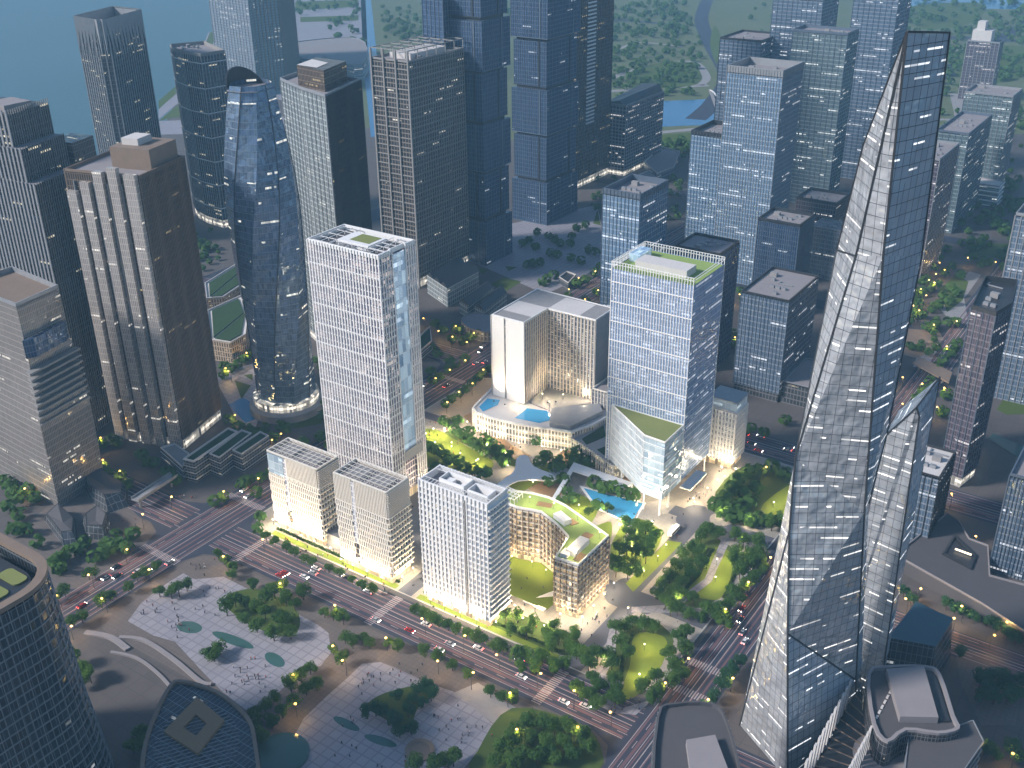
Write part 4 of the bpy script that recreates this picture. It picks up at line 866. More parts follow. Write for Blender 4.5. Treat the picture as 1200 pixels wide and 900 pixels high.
# --- rounded foreground tower
QI = rrect(-392, -325, 108, 177, 19, 7); tI = thing('rounded_tower', 'rounded glass tower with a brown roof rim cut by the lower corner of the picture', 'tower', (-358, 142, 0))
m = MB(); m.loft([[(*p, 0) for p in inset(QI, -7)], [(*p, 45) for p in inset(QI, -3)], [(*p, 106) for p in QI]], False); m.build('glass_facade', FA['near'], tI)
m = MB()
for k, z in enumerate(frange(5, 105, 4.4)): bands(m, inset(QI, -7+z/45*4 if z < 45 else -3+(z-45)/61*3), (z,), .45, .3)
m.build('floor_bands', M['grey'], tI)
m = MB()
for i in range(0, len(QI)):
    a, b_ = Vector(QI[i]), Vector(QI[(i+1) % len(QI)]); k = max(1, round((b_-a).length/3))
    o7 = inset(QI, -7.3); o3 = inset(QI, -3.3); oa = inset(QI, -.3)
    for j in range(k):
        f_ = lambda o, z: (*Vector(o[i]).lerp(Vector(o[(i+1) % len(QI)]), j/k), z)
        m.beam(f_(o7, 0), f_(o3, 45), .16); m.beam(f_(o3, 45), f_(oa, 107), .16)
m.build('mullions', M['grey'], tI)
m = MB(); ring(m, inset(QI, -.6), 3.6, 107.2, 109.2); m.build('roof_rim', M['brown'], tI)
m = MB(); m.poly(inset(QI, 6), 104.5); m.build('roof', M['dark'], tI)
m = MB(); m.prism(rrect(-350, -336, 150, 160, 2), 104.6, 105.2); m.prism(rrect(-350, -338, 163, 169, 2), 104.6, 105.2); m.build('roof_garden', M['roofolive'], tI)
m = MB(); m.lathe((-358, 146, 104.5), [(10, 0), (10, 4.5), (4, 5)], 20); m.build('plant_room', M['brown'], tI)
# --- oval glass hall
OV = ccw(spline(GP([(164, 905), (172, 858), (196, 806), (214, 797), (256, 810), (290, 838), (301, 870), (302, 940), (240, 960), (170, 950)], 24), 4)); tO2 = thing('oval_hall', 'oval glass hall with timber roof fins round a square light well below the tiled plaza', 'hall', (*centroid(OV), 0))
m = MB(); m.loft([[(*p, 0) for p in inset(OV, 1)], [(*p, 23) for p in inset(OV, -.3)]], False); m.build('glass_facade', FA['near'], tO2)
m = MB(); ring(m, OV, 1.6, 22.4, 24.4); m.build('roof_rim', M['brown'], tO2)
m = MB(); m.poly(inset(OV, 1.2), 23.2); m.build('roof', FA['near'], tO2)
w0 = GP([(192, 858), (231, 818), (263, 845), (232, 884)], 24)
m = MB(); ring(m, ccw(w0), 6, 23.2, 24.6); m.build('timber_rim', M['wood'], tO2)
m = MB(); m.prism(inset(ccw(w0), 6.2), 23.25, 23.5); m.build('light_well', M['dark'], tO2)
m = MB(); c = Vector(centroid(OV))
for k in range(-9, 10):
    p = c+Vector((.82, -.57))*k*2.1; q = Vector((.57, .82))*17*math.sqrt(max(.05, 1-(k/10.5)**2))
    m.beam((*(p-q), 23.6), (*(p+q), 23.6), .14)
m.build('roof_ribs', M['grey'], tO2)
m = MB(); m.lathe((*G(330, 885), .2), [(12, 0), (12, 1.2), (10, 1.4)], 24); tag(m.build('sunken_pool_roof', M['pond']), 'green glass drum roof beside the oval hall and the second plaza', 'pavilion')
m = MB(); m.lathe((*G(492, 880), .1), [(6.5, 0), (6.5, .8), (5, .9), (4.5, .3)], 20); tag(m.build('round_fountain', M['brown']), 'round brown sunken fountain on the tiled plaza', 'fountain')
# curved ramp walls beside the plaza
def wall(label, pts, z, w, mat):
    L, R = strip(spline(pts, 5, False), w); m = MB(); m.prism(ccw(L+R[::-1]), 0, z, True); tag(m.build('ramp_wall', M[mat]), label, 'wall')
wall('curved ramp wall sweeping along the edge of the tiled plaza', GP([(140, 748), (170, 752), (205, 775), (235, 800), (248, 803)]), 1.2, 2.0, 'roof')
wall('thin ramp wall below the plaza running towards the oval hall', GP([(130, 765), (160, 772), (185, 790), (205, 812)]), 1.0, 1.4, 'roof')
wall('low stone stair wall at the corner of the plaza', GP([(100, 742), (130, 748), (150, 762)]), 1.0, 3, 'roof')
# --- podium terraces and low halls to the west
def block(name, label, cat, px, h, mat, roof, z0=0, par=.7, band=None, group=None):
    P = ccw(GP(px, h)); return tower(name, label, cat, P, h, FA[mat], z0, par=par, roofmat=roof, parmat='roofp', band=band, bandmat='roofp', group=group)
bd = (4.2, .4, .35)
block('terrace_block', 'terraced podium bar with a planted roof right under the ribbed tower', 'podium', [(215, 538), (267, 502), (279, 506), (227, 541)], 15, 'pyr', 'roofdark', band=bd)
block('terrace_block', 'terraced podium bar with a planted roof, middle step of the three', 'podium', [(245, 532), (283, 504), (295, 508), (257, 537)], 14.2, 'pyr', 'roofdark', band=bd)
block('terrace_block', 'terraced podium bar with a planted roof, outermost step beside the avenue', 'podium', [(272, 528), (305, 506), (315, 511), (283, 533)], 13.4, 'pyr', 'roofdark', band=bd)
block('terrace_block', 'flat stone roofed podium wing tucked against the ribbed tower', 'podium', [(188, 525), (205, 520), (222, 532), (214, 548)], 9, 'pyr', 'concrete', band=bd)
for lb, px in (('pale walled pavilion with triangular roof lawns behind the twisted tower, upper one', [(240, 332), (276, 310), (288, 316), (286, 332), (262, 348), (242, 350)]), ('pale walled pavilion with triangular roof lawns behind the ribbed tower, lower one', [(243, 364), (283, 346), (291, 366), (288, 392), (270, 402), (246, 398)])):
    t = block('roof_lawn_pavilion', lb, 'pavilion', px, 17, 'slab', 'roofp', group='roof lawn pavilions')
    P = inset(ccw(GP(px, 17)), 2.2); c = centroid(P); m = MB(); n_ = len(P)
    for q in ([P[k] for k in range(0, n_//2+1)], [P[k % n_] for k in range(n_//2, n_+1)]): m.prism(inset(ccw(q), 1.3), 16.6, 17.4)
    m.build('roof_lawn', M['roofdark'], t)
# faceted rock pavilions
def rock(label, px, h, seed):
    rnd = random.Random(seed); P = ccw(GP(px)); c = centroid(P); t = thing('faceted_pavilion', label, 'pavilion', (*c, 0), 'faceted pavilions by the crossroads'); n = len(P)
    T = [(c[0]+(p[0]-c[0])*.74+rnd.uniform(-2, 2), c[1]+(p[1]-c[1])*.74, h*rnd.uniform(.55, 1.0)) for p in P]
    m = MB()
    for i in range(n):
        j = (i+1) % n; m.face([(*P[i], 0), (*P[j], 0), T[j]]); m.face([(*P[i], 0), T[j], T[i]])
    m.build('glass_facets', FA['rockg'], t); m = MB(); [m.face([T[i], T[(i+1) % n], (c[0]+3, c[1]-2, h*.8)]) for i in range(n)]; m.build('roof', M['darkroof'], t)
    m = MB(); [m.beam((*P[i], 0), T[i], .22) for i in range(n)]; [m.beam(T[i], T[(i+1) % n], .22) for i in range(n)]; m.build('edge_frame', M['dark'], t)
rock('grey faceted rock like pavilion with a pale side on the brown plaza', [(52, 610), (72, 600), (90, 612), (92, 640), (76, 642)], 9, 3)
rock('dark faceted pavilion beside its pale twin, close to the crossroads corner', [(96, 612), (120, 600), (130, 615), (124, 634), (100, 632)], 9, 5)
rock('curved dark glass market hall between faceted tower and footbridge', [(96, 566), (118, 556), (150, 576), (152, 594), (128, 602), (108, 590)], 11, 8)
tq = thing('footbridge', 'grey roofed footbridge crossing the side road by the terraced podium', 'footbridge', (*G(178, 570), 0))
a, b_ = Vector(G(158, 586, 7)), Vector(G(204, 556, 7)); d_ = (b_-a).normalized(); m = MB(); m.obox((a+b_)/2, d_, (b_-a).length/2, -3, 3, 6.2, 7); m.build('deck', M['concrete'], tq)
m = MB(); m.obox((a+b_)/2, d_, (b_-a).length/2, -3.1, -2.8, 7, 8.2); m.obox((a+b_)/2, d_, (b_-a).length/2, 2.8, 3.1, 7, 8.2); m.build('railing', M['grey'], tq)
m = MB(); [m.tube((*(a.lerp(b_, u)), 0), (*(a.lerp(b_, u)), 6.3), .7, .7, 8) for u in (.1, .9)]; m.build('pier', M['concrete'], tq)
# saw roof halls
def gabled(label, px, h, k):
    P = ccw(GP(px, h)); t = thing('gabled_hall', label, 'hall', (*centroid(P), 0), 'old gabled halls'); m = MB(); m.prism(P, 0, h, False); m.build('wall', FA['grid'], t)
    o, ux, uy = Vector(P[0]), Vector(P[1])-Vector(P[0]), Vector(P[-1])-Vector(P[0]); m = MB()
    for i in range(k):
        A_, B_, C_ = o+ux*(i/k), o+ux*((i+.5)/k), o+ux*((i+1)/k)
        m.face([(*A_, h), (*B_, h+4), (*(B_+uy), h+4), (*(A_+uy), h)]); m.face([(*B_, h+4), (*C_, h), (*(C_+uy), h), (*(B_+uy), h+4)]); m.face([(*A_, h), (*C_, h), (*B_, h+4)]); m.face([(*(C_+uy), h), (*(A_+uy), h), (*(B_+uy), h+4)])
    m.build('roof', M['dark'], t)
gabled('old stone hall of several dark gables, largest of the hall group', [(500, 322), (524, 338), (561, 318), (537, 303)], 17, 3)
gabled('old stone hall with one dark gable, slimmer of the small pair', [(538, 352), (548, 358), (578, 336), (568, 331)], 11, 1)
gabled('old stone hall with one dark gable, wider of the small pair', [(556, 358), (567, 364), (594, 343), (583, 337)], 11, 1)
P = ccw(spline(GP([(542, 372), (560, 366), (586, 372), (590, 382), (572, 390), (548, 384)], 8), 3)); tower('colonnade', 'curved low colonnade in front of the gabled halls', 'colonnade', P, 8, FA['grid'], par=.5, fin=(3, .8, .6), finmat='stone')
block('kiosk_block', 'small dark kiosk block among trees beside the far lit avenue', 'kiosk', [(655, 325), (664, 318), (675, 322), (666, 332)], 6, 'pyr', 'dark')
block('kiosk_block', 'dark terraced block peeping out from behind the finned office tower', 'podium', [(488, 397), (504, 383), (506, 400), (492, 412)], 9, 'pyr', 'roofdark', band=bd)
for lb, px, h in (('low grey hall with a pale rim before the river, larger', [(755, 190), (775, 172), (797, 178), (790, 196), (770, 204)], 10), ('low grey hall with a pale rim before the river, smaller', [(738, 210), (760, 200), (775, 206), (755, 218)], 7)):
    block('river_hall', lb, 'hall', px, h, 'haze', 'roof', par=1.2)
P = ccw(spline(GP([(335, 52), (400, 44), (428, 50), (425, 75), (385, 72), (345, 66)], 26), 3)); tower('shore_hall', 'low hall with a broad flat violet roof by the shore canal', 'hall', P, 26, FA['haze'], par=1, roofmat='roof', band=(6, .5, 1))
# elevated deck to the east with a dark court
tq = thing('elevated_deck', 'violet grey elevated deck with a dark square court near the silver east blocks', 'deck', (*G(1130, 660), 0))
DK = ccw(GP([(1056, 655), (1062, 640), (1110, 602), (1124, 612), (1136, 632), (1158, 640), (1160, 675), (1215, 690), (1230, 760), (1150, 708)], 8))
m = MB(); m.prism(DK, 0, 8, True); m.build('deck', M['darkroof'], tq); m = MB(); ring(m, DK, .5, 7.6, 9); m.build('parapet', M['roof'], tq)
CQ = ccw(GP([(1118, 628), (1144, 652), (1138, 668), (1104, 650)], 8)); m = MB(); m.prism(CQ, 7.9, 8.15, True); m.build('court', M['dark'], tq)
m = MB(); ring(m, CQ, 1.2, 8, 9.2); m.build('court_rim', M['dark'], tq); m = MB(); p, q = G(1119, 645, 8.3), G(1138, 652, 8.3); m.beam((*p, 9.3), (*q, 9.3), .5); m.build('strip_light', M['lampw'], tq)
sheet('pond_water', GP([(1158, 514), (1164, 508), (1215, 530), (1215, 545), (1190, 535)]), .3, M['pond'])
tq = thing('road_bridge', 'brown road bridge crossing the avenue behind the crystal annex', 'bridge', (*G(1090, 432), 0)); m = MB(); m.prism(ccw(GP([(1070, 425), (1078, 418), (1116, 436), (1112, 448)], 7)), 5.8, 7); m.build('deck', M['brown'], tq)
m = MB(); [m.tube((*G(x, y, 6), 0), (*G(x, y, 6), 5.9), .8, .8) for x, y in ((1078, 425), (1106, 440))]; m.build('pier', M['concrete'], tq)
# ribbon bridge by the river
tq = thing('river_bridge', 'small white arched footbridge at the bend of the river', 'footbridge', (*G(840, 135), 0)); p, q = Vector((*G(832, 106), 0)), Vector((*G(848, 150), 0)); m = MB()
for k in range(8): m.beam(p.lerp(q, k/8)+Vector((0, 0, 14*math.sin(math.pi*k/8)+.5)), p.lerp(q, (k+1)/8)+Vector((0, 0, 14*math.sin(math.pi*(k+1)/8)+.5)), 1.2)
m.build('arch', M['white'], tq); m = MB(); dd = (q-p).normalized(); m.obox(((p+q)/2).to_2d(), dd.to_2d(), (q-p).length/2, -2.5, 2.5, 1, 1.8); m.build('deck', M['concrete'], tq)
# ------------------------------------------------------------------ trees
def tree_meshes(seed, R, hh, leafm, n=1150, size=.85):
    rnd = random.Random(seed); tb = MB(); tb.tube((0, 0, 0), (0, 0, hh*.42), .30, .2, 6)
    blobs = []
    for i in range(rnd.randint(9, 12)):
        a = rnd.uniform(0, 6.28); rr = R*.62*math.sqrt(rnd.random()); z = hh*.62+rnd.uniform(-.2, .26)*hh*(1-rr/R*.6)
        blobs.append((rr*math.cos(a), rr*math.sin(a), z, R*rnd.uniform(.30, .5)))
    for b in blobs[:6]: tb.tube((0, 0, hh*.36), (b[0]*.8, b[1]*.8, b[2]), .16, .05, 5)
    cb = MB()
    for i in range(n):
        b = blobs[rnd.randrange(len(blobs))]; v = Vector((rnd.gauss(0, 1), rnd.gauss(0, 1), rnd.gauss(0, 1))).normalized()
        p = Vector(b[:3])+v*b[3]*rnd.uniform(.7, 1.08)*Vector((1, 1, .85)).length/1.65
        nn = (v+Vector((rnd.gauss(0, .5), rnd.gauss(0, .5), rnd.gauss(0, .5)+.3))).normalized(); u = nn.orthogonal().normalized(); u.rotate(Matrix.Rotation(rnd.uniform(0, 6.28), 3, nn)); w = nn.cross(u); s = size*rnd.uniform(.6, 1.2)
        cb.face([p-u*s*.5, p-w*s*.35+nn*.06, p+u*s*.5, p+w*s*.35+nn*.06])
    return cb.mesh('crown', leafm), tb.mesh('trunk', M['bark'])
TM = {k: [tree_meshes(s*11+ord(k[0]), r, h, M[m]) for s in range(4)] for k, (r, h, m) in dict(green=(4.2, 8.6, 'leaf'), bright=(4.3, 8.8, 'leafb'), dark=(4.4, 9, 'leafd'), ball=(2.9, 6.4, 'leaf')).items()}
TREES = []
def trees(label, group, kind, pts, sc=1.): TREES.extend((label, group, kind, p, sc) for p in pts)
def row(a, b, n): return [(a[0]+(b[0]-a[0])*i/(n-1), a[1]+(b[1]-a[1])*i/(n-1)) for i in range(n)]
trees('small round street tree in the row before the cream lattice blocks', 'street trees before the lattice blocks', 'green', [(302, 618), (305, 604), (312, 628), (322, 634), (335, 641), (345, 646), (357, 653), (366, 657), (385, 664), (397, 669), (413, 678), (424, 684), (436, 690)], .8)
trees('small round street tree in the row before the white apartment tower', 'street trees before the apartment tower', 'green', [(487, 714), (496, 716), (505, 722), (514, 727), (525, 731), (534, 736), (547, 741), (556, 745), (566, 748), (580, 757), (590, 760)], .85)
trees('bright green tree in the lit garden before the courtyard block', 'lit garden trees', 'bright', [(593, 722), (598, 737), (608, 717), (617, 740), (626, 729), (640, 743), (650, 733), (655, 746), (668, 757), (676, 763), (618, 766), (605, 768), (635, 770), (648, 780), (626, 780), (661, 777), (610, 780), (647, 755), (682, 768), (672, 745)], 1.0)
trees('leafy tree ringing the round lawn at the crossroads park', 'trees round the crossroads lawn', 'green', [(722, 735), (733, 730), (742, 725), (755, 730), (766, 732), (700, 768), (690, 777), (713, 765), (695, 792), (703, 802), (720, 792), (717, 775), (677, 805), (690, 817), (700, 823), (722, 806), (721, 819), (735, 762), (728, 750), (795, 747), (803, 762), (790, 777), (799, 788), (788, 797), (770, 793), (770, 808), (752, 802), (765, 817), (805, 742), (784, 762)], 1.08)
trees('leafy tree in the thick belt on the block side of the long park lawn', 'trees west of the long lawn', 'green', [(830, 620), (842, 623), (822, 628), (812, 638), (800, 646), (806, 660), (792, 661), (785, 673), (775, 682), (788, 692), (771, 693), (800, 681), (812, 671), (822, 660), (780, 704), (795, 711), (808, 717), (812, 700), (797, 697), (786, 712), (820, 645)], 1.08)
trees('leafy tree in the belt between the long park lawn and the avenue', 'trees along the avenue side of the long lawn', 'green', [(862, 625), (872, 631), (887, 633), (863, 643), (862, 656), (867, 669), (878, 661), (889, 656), (891, 645), (879, 646), (894, 663), (884, 673), (870, 686), (859, 692), (866, 699), (856, 706), (845, 714), (830, 712), (843, 721), (822, 720), (877, 684), (850, 728)], 1.08)
trees('leafy tree in the small wood beside the clinic block and the corner lawn', 'trees of the corner wood', 'green', [(865, 560), (878, 552), (890, 549), (905, 545), (918, 553), (870, 576), (880, 586), (869, 593), (886, 570), (890, 606), (880, 608), (868, 604), (910, 606), (920, 611), (905, 613), (850, 581), (845, 591), (838, 590), (858, 570), (856, 592), (858, 604), (848, 600)], 1.05)
trees('bright tree in the shady garden between the courtyard block and the glass tower', 'garden trees below the glass tower', 'bright', [(732, 610), (745, 613), (757, 617), (769, 626), (738, 624), (753, 632), (764, 634), (735, 642), (745, 648), (757, 651), (729, 657), (722, 667), (741, 636), (752, 642), (760, 640), (726, 645), (742, 660), (750, 620), (736, 670), (748, 667), (716, 655)], 1.05)
trees('clipped round tree lining the swimming pool', 'clipped trees by the pool', 'ball', [(697, 564), (708, 570), (719, 570), (730, 575), (742, 579)], 1.)
trees('spreading tree on the small lawn beside the pool and green roofed block', 'trees on the pool lawn', 'green', [(664, 574), (672, 583), (700, 590), (712, 594), (690, 597), (657, 586)], .85)
trees('garden tree among the ribbon canopies at the hotel foot', 'trees among the ribbon canopies', 'bright', [(628, 514), (650, 547), (632, 540), (677, 528), (684, 537), (668, 532), (655, 538), (640, 533), (660, 545), (672, 540), (690, 540), (642, 562), (660, 560)], 0.95)
trees('dense tree in the double row along the timber walk', 'double row along the timber walk', 'green', [(520, 492), (527, 495), (533, 502), (540, 507), (546, 512), (554, 517), (560, 522), (568, 528), (575, 532), (584, 535), (591, 540), (596, 533), (585, 526), (577, 519), (568, 513), (536, 492), (550, 504)], 0.9)
trees('dense tree on the lit garden lawn behind the apartment tower', 'trees of the lit garden lawn', 'green', [(500, 522), (507, 524), (515, 527), (522, 532), (527, 537), (538, 539), (545, 547), (555, 549), (562, 554), (570, 552), (505, 555), (511, 547), (520, 557), (532, 556)], 0.9)
trees('street tree on the hotel side of the lit avenue', 'avenue trees by the hotel', 'green', [(522, 472), (530, 466), (538, 460), (545, 455), (553, 448), (560, 441), (567, 436), (573, 432), (580, 420)], .8)
trees('street tree across the lit avenue from the hotel', 'avenue trees across from the hotel', 'green', [(507, 445), (515, 440), (525, 432), (535, 425), (545, 419)], .85)
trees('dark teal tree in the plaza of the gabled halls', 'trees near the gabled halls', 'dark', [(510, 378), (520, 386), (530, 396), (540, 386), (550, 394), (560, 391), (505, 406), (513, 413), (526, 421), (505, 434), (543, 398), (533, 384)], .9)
trees('street tree in the row between plaza and avenue, planted opposite the apartment tower', 'plaza side street trees', 'green', [(413, 752), (424, 746), (433, 752), (455, 751), (466, 756), (497, 762), (513, 769), (530, 778), (548, 788), (575, 809), (587, 813), (600, 817), (395, 718), (402, 724), (380, 716), (404, 746), (390, 759), (400, 771), (255, 648), (264, 656), (273, 663), (271, 671)], .85)
trees('tree in the small grove in the middle of the second tiled plaza', 'grove on the second tiled plaza', 'dark', [(465, 813), (491, 806), (500, 802), (505, 813), (485, 816), (495, 821), (478, 832), (460, 839), (468, 856), (482, 853), (430, 834), (440, 831), (450, 833), (462, 846)], .85)
trees('big tree in the wood at the bottom of the picture', 'wood beside the crossroads', 'green', [(620, 842), (635, 846), (650, 851), (665, 852), (681, 862), (660, 869), (640, 866), (620, 861), (600, 867), (590, 876), (610, 881), (630, 886), (650, 886), (670, 881), (690, 873), (606, 852), (641, 879), (580, 888), (600, 893), (485, 894), (521, 891), (531, 887), (511, 896)], 1.05)
trees('big tree in the dense clump on the first tiled plaza', 'clump on the first tiled plaza', 'green', [(265, 712), (275, 702), (286, 702), (300, 707), (310, 716), (325, 721), (336, 726), (340, 739), (320, 741), (300, 731), (285, 721), (310, 697), (321, 692), (335, 701), (355, 693), (345, 706), (330, 686), (296, 682)], 1.05)
trees('tree in a small bunch on the edge of the first tiled plaza', 'small bunches on the first tiled plaza', 'green', [(209, 691), (218, 684), (200, 693), (186, 691), (250, 766), (256, 757), (242, 763)], .95)
trees('tree in the slanting row that divides the two tiled plazas', 'row between the tiled plazas', 'green', [(363, 781), (371, 800), (340, 801), (320, 816), (310, 826), (300, 836), (330, 832), (318, 844), (345, 821), (358, 805), (300, 851), (306, 863), (352, 790)], .95)
trees('tree in the shade beside the rounded foreground tower', 'trees by the rounded tower', 'bright', [(86, 772), (95, 786), (105, 791), (96, 797), (160, 861), (165, 871), (155, 876), (170, 857)], .95)
trees('street tree on the western avenue, lamp lit, below the crossroads', 'trees on the western avenue', 'green', [(67, 698), (75, 691), (103, 671), (110, 669), (122, 699), (130, 696), (118, 704), (160, 673), (170, 669), (183, 661), (86, 727), (95, 722), (150, 687)], .9)
trees('dark tree on the brown plaza by the faceted pavilions', 'trees on the brown plaza', 'dark', [(65, 656), (72, 651), (80, 646), (93, 641), (98, 634), (90, 642), (125, 636), (132, 641), (140, 637), (135, 627), (120, 647), (110, 651), (148, 640), (15, 619), (22, 618), (30, 619), (43, 633), (155, 624), (68, 664)], .95)
trees('tree in the little wood behind the faceted tower', 'wood behind the faceted tower', 'green', [(10, 591), (15, 576), (25, 581), (32, 573), (5, 562), (12, 567), (40, 581), (22, 601), (10, 541), (20, 536), (30, 521), (15, 501), (5, 481), (12, 471), (8, 456)], 1.)
trees('tree in the shrubbery at the foot of the ribbed tower', 'trees under the ribbed tower', 'green', [(120, 546), (125, 553), (140, 556), (150, 566), (170, 539), (180, 541), (165, 531), (200, 553), (206, 561), (195, 551), (118, 519), (130, 514), (137, 516)], .9)
trees('dark tree in the garden round the twisted tower', 'garden of the twisted tower', 'dark', [(268, 491), (279, 498), (290, 501), (300, 506), (310, 501), (328, 497), (335, 501), (320, 511), (300, 513), (355, 516), (375, 511), (386, 506), (379, 486), (381, 471), (378, 431), (373, 421), (270, 431), (278, 426), (286, 420), (262, 438), (292, 414), (262, 428)], .9)
trees('tree beside the terraced podium and the avenue', 'trees by the terraced podium', 'dark', [(283, 566), (290, 561), (306, 558), (262, 581), (250, 586), (300, 576), (385, 521), (318, 552)], .85)
trees('tree in the lamp lit belt behind the crystal annex', 'lamp lit belt behind the annex', 'green', [(1122, 401), (1113, 412), (1105, 421), (1090, 446), (1082, 456), (1075, 466), (1066, 480), (1058, 493), (1050, 505), (1110, 461), (1105, 481), (1117, 407), (1098, 430)], 1.)
trees('dark tree along the road by the glass pavilion', 'trees along the pavilion road', 'dark', [(1060, 691), (1068, 701), (1110, 706), (1120, 711), (1130, 716), (1141, 722), (1160, 727), (1170, 732), (1181, 741), (1191, 747)], .9)
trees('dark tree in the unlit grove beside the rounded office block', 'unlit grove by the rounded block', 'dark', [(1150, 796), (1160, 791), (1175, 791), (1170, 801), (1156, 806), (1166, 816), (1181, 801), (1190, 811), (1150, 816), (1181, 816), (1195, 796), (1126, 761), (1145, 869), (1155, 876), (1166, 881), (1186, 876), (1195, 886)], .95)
trees('tree on the verge between the avenue and the crystal skyscraper', 'verge by the crystal skyscraper', 'dark', [(836, 816), (846, 801), (853, 791), (861, 781), (868, 773), (826, 831)], .9)
trees('tree on the pale square behind the hotel', 'trees on the pale square', 'dark', [(630, 271), (643, 276), (650, 279), (656, 284), (613, 284), (620, 281), (628, 288), (676, 266), (686, 263), (670, 276), (668, 284), (690, 291), (698, 294), (645, 295), (653, 297), (669, 301), (681, 304), (618, 309), (626, 307), (633, 306), (641, 326), (649, 321), (636, 329), (665, 346), (676, 331), (686, 326), (696, 318), (704, 311), (686, 351), (700, 341)], 1.)
trees('tree in the park east of the crystal skyscraper', 'east park trees', 'green', [(1090, 311), (1085, 326), (1080, 341), (1075, 351), (1072, 366), (1100, 301), (1110, 291), (1105, 346), (1113, 351), (1121, 341), (1101, 356), (1115, 336), (1086, 381), (1096, 379), (1111, 376), (1116, 311), (1126, 321), (1150, 308), (1160, 306), (1141, 300), (1175, 300), (1120, 376), (1128, 284), (1108, 318), (1095, 335), (1078, 358)], 1.)
trees('tree near the square steel block and its podium', 'trees by the square steel block', 'dark', [(920, 491), (880, 501), (895, 506), (868, 340), (872, 350), (860, 390), (862, 402), (745, 262), (795, 252)], .9)
TREES.sort(key=lambda t: (lambda g: math.hypot(*g))(G(*t[3], 4)))
LIM = 290; fars = []
for i, (lb, gr, kd, p, sc) in enumerate(TREES):
    rnd = random.Random(i); x, y = G(p[0], p[1], 5.2*sc)
    if i >= LIM: fars.append((x, y, sc)); continue
    ms = TM[kd][rnd.randrange(4)]; s = sc*rnd.uniform(.86, 1.12)
    t = bpy.data.objects.new('tree', None); COL.objects.link(t); t.location = (x, y, .1); t.scale = (s*1.02, s*1.02, s*rnd.uniform(.85, 1.2)); t.rotation_euler = (0, 0, rnd.uniform(0, 6.28)); tag(t, lb, 'tree', gr)
    for nm, me in (('crown', ms[0]), ('trunk', ms[1])): o = bpy.data.objects.new(nm, me); COL.objects.link(o); o.parent = t
# far woodland that reads as one mass
wd = MB(); rnd = random.Random(5)
def clump(x, y, R):
    h = R*1.7
    for k in range(34):
        v = Vector((rnd.gauss(0, 1), rnd.gauss(0, 1), rnd.gauss(0, 1))).normalized(); p = Vector((x, y, h*.6))+Vector((v.x*R*.8, v.y*R*.8, v.z*h*.38)); s = R*rnd.uniform(.5, .85)
        n_ = (v+Vector((rnd.gauss(0, .4), rnd.gauss(0, .4), .5))).normalized(); u = n_.orthogonal().normalized(); u.rotate(Matrix.Rotation(rnd.uniform(0, 6.28), 3, n_)); w = n_.cross(u)
        wd.face([p-u*s*.6, p-w*s*.5, p+u*s*.6, p+w*s*.5])
for x, y, s in fars: clump(x, y, 5*s)
def inpoly(x, y, P):
    c = False
    for i in range(len(P)):
        (x1, y1), (x2, y2) = P[i-1], P[i]
        if (y1 > y) != (y2 > y) and x < (x2-x1)*(y-y1)/(y2-y1)+x1: c = not c
    return c
for P, n, R in (([(712, 60), (770, 48), (822, 44), (818, 112), (712, 118)], 110, 8), ([(712, 10), (808, 2), (812, 45), (712, 50)], 90, 10), ([(1060, 40), (1200, 30), (1200, 95), (1080, 120), (1060, 90)], 120, 9), ([(1060, 0), (1200, -4), (1200, 40), (1060, 44)], 60, 11),
                ([(380, 25), (425, 10), (425, 95), (400, 60)], 30, 9), ([(445, 10), (530, 5), (520, 60), (450, 45)], 60, 10), ([(764, 164), (845, 158), (850, 180), (770, 190)], 40, 7), ([(0, 262), (26, 268), (38, 318), (0, 318)], 60, 6), ([(0, 410), (30, 420), (40, 520), (0, 520)], 40, 5),
                ([(1100, 130), (1200, 120), (1200, 330), (1130, 300)], 90, 7), ([(835, 150), (880, 0), (920, 0), (1000, 150)], 50, 8), ([(1070, 250), (1100, 250), (1100, 420), (1062, 420)], 40, 5.5), ([(560, -2), (710, -2), (710, 30), (560, 50)], 50, 11), ([(330, -2), (420, -6), (420, 10), (340, 20)], 20, 10), ([(215, 262), (262, 270), (270, 300), (225, 330)], 20, 5), ([(690, 210), (800, 205), (800, 270), (700, 280)], 22, 6)):
    xs, ys = [p[0] for p in P], [p[1] for p in P]; k = 0
    while k < n:
        a, b = rnd.uniform(min(xs), max(xs)), rnd.uniform(min(ys), max(ys))
        if inpoly(a, b, P): x, y = G(a, b); clump(x, y, R*rnd.uniform(.4, .85)); k += .62
tag(wd.build('distant_trees', M['leaf']), 'far off park woods and tree belts behind the towers', 'trees', None, 'stuff')
# clipped hedges round the lawns
def hedge(label, pts, w, h):
    mb = MB(); rr = random.Random(len(label)); S = spline(pts, 5, False)
    for i in range(len(S)-1):
        a, b = Vector(S[i]), Vector(S[i+1]); L = (b-a).length; n = max(1, int(L/.5))
        for j in range(n):
            p = a.lerp(b, j/n)
            for k in range(8):
                q = Vector((p.x+rr.uniform(-w, w)/2, p.y+rr.uniform(-w, w)/2, rr.uniform(.3, h))); v = Vector((rr.gauss(0, 1), rr.gauss(0, 1), rr.gauss(.6, .7))).normalized(); u = v.orthogonal().normalized(); x = v.cross(u); s = .55
                mb.face([q-u*s, q-x*s, q+u*s, q+x*s])
    tag(mb.build('hedge', M['hedge']), label, 'hedge')
hedge('clipped hedge on the inner edge of the crossroads lawn', GP([(742, 742), (730, 770), (728, 800)]), 1.2, 1.3)
hedge('clipped hedge along the belt side of the long lawn', GP([(836, 645), (818, 672), (802, 694)]), 1.2, 1.3)
hedge('clipped hedge on the avenue side of the long lawn', GP([(858, 650), (860, 672), (848, 702)]), 1.2, 1.3)
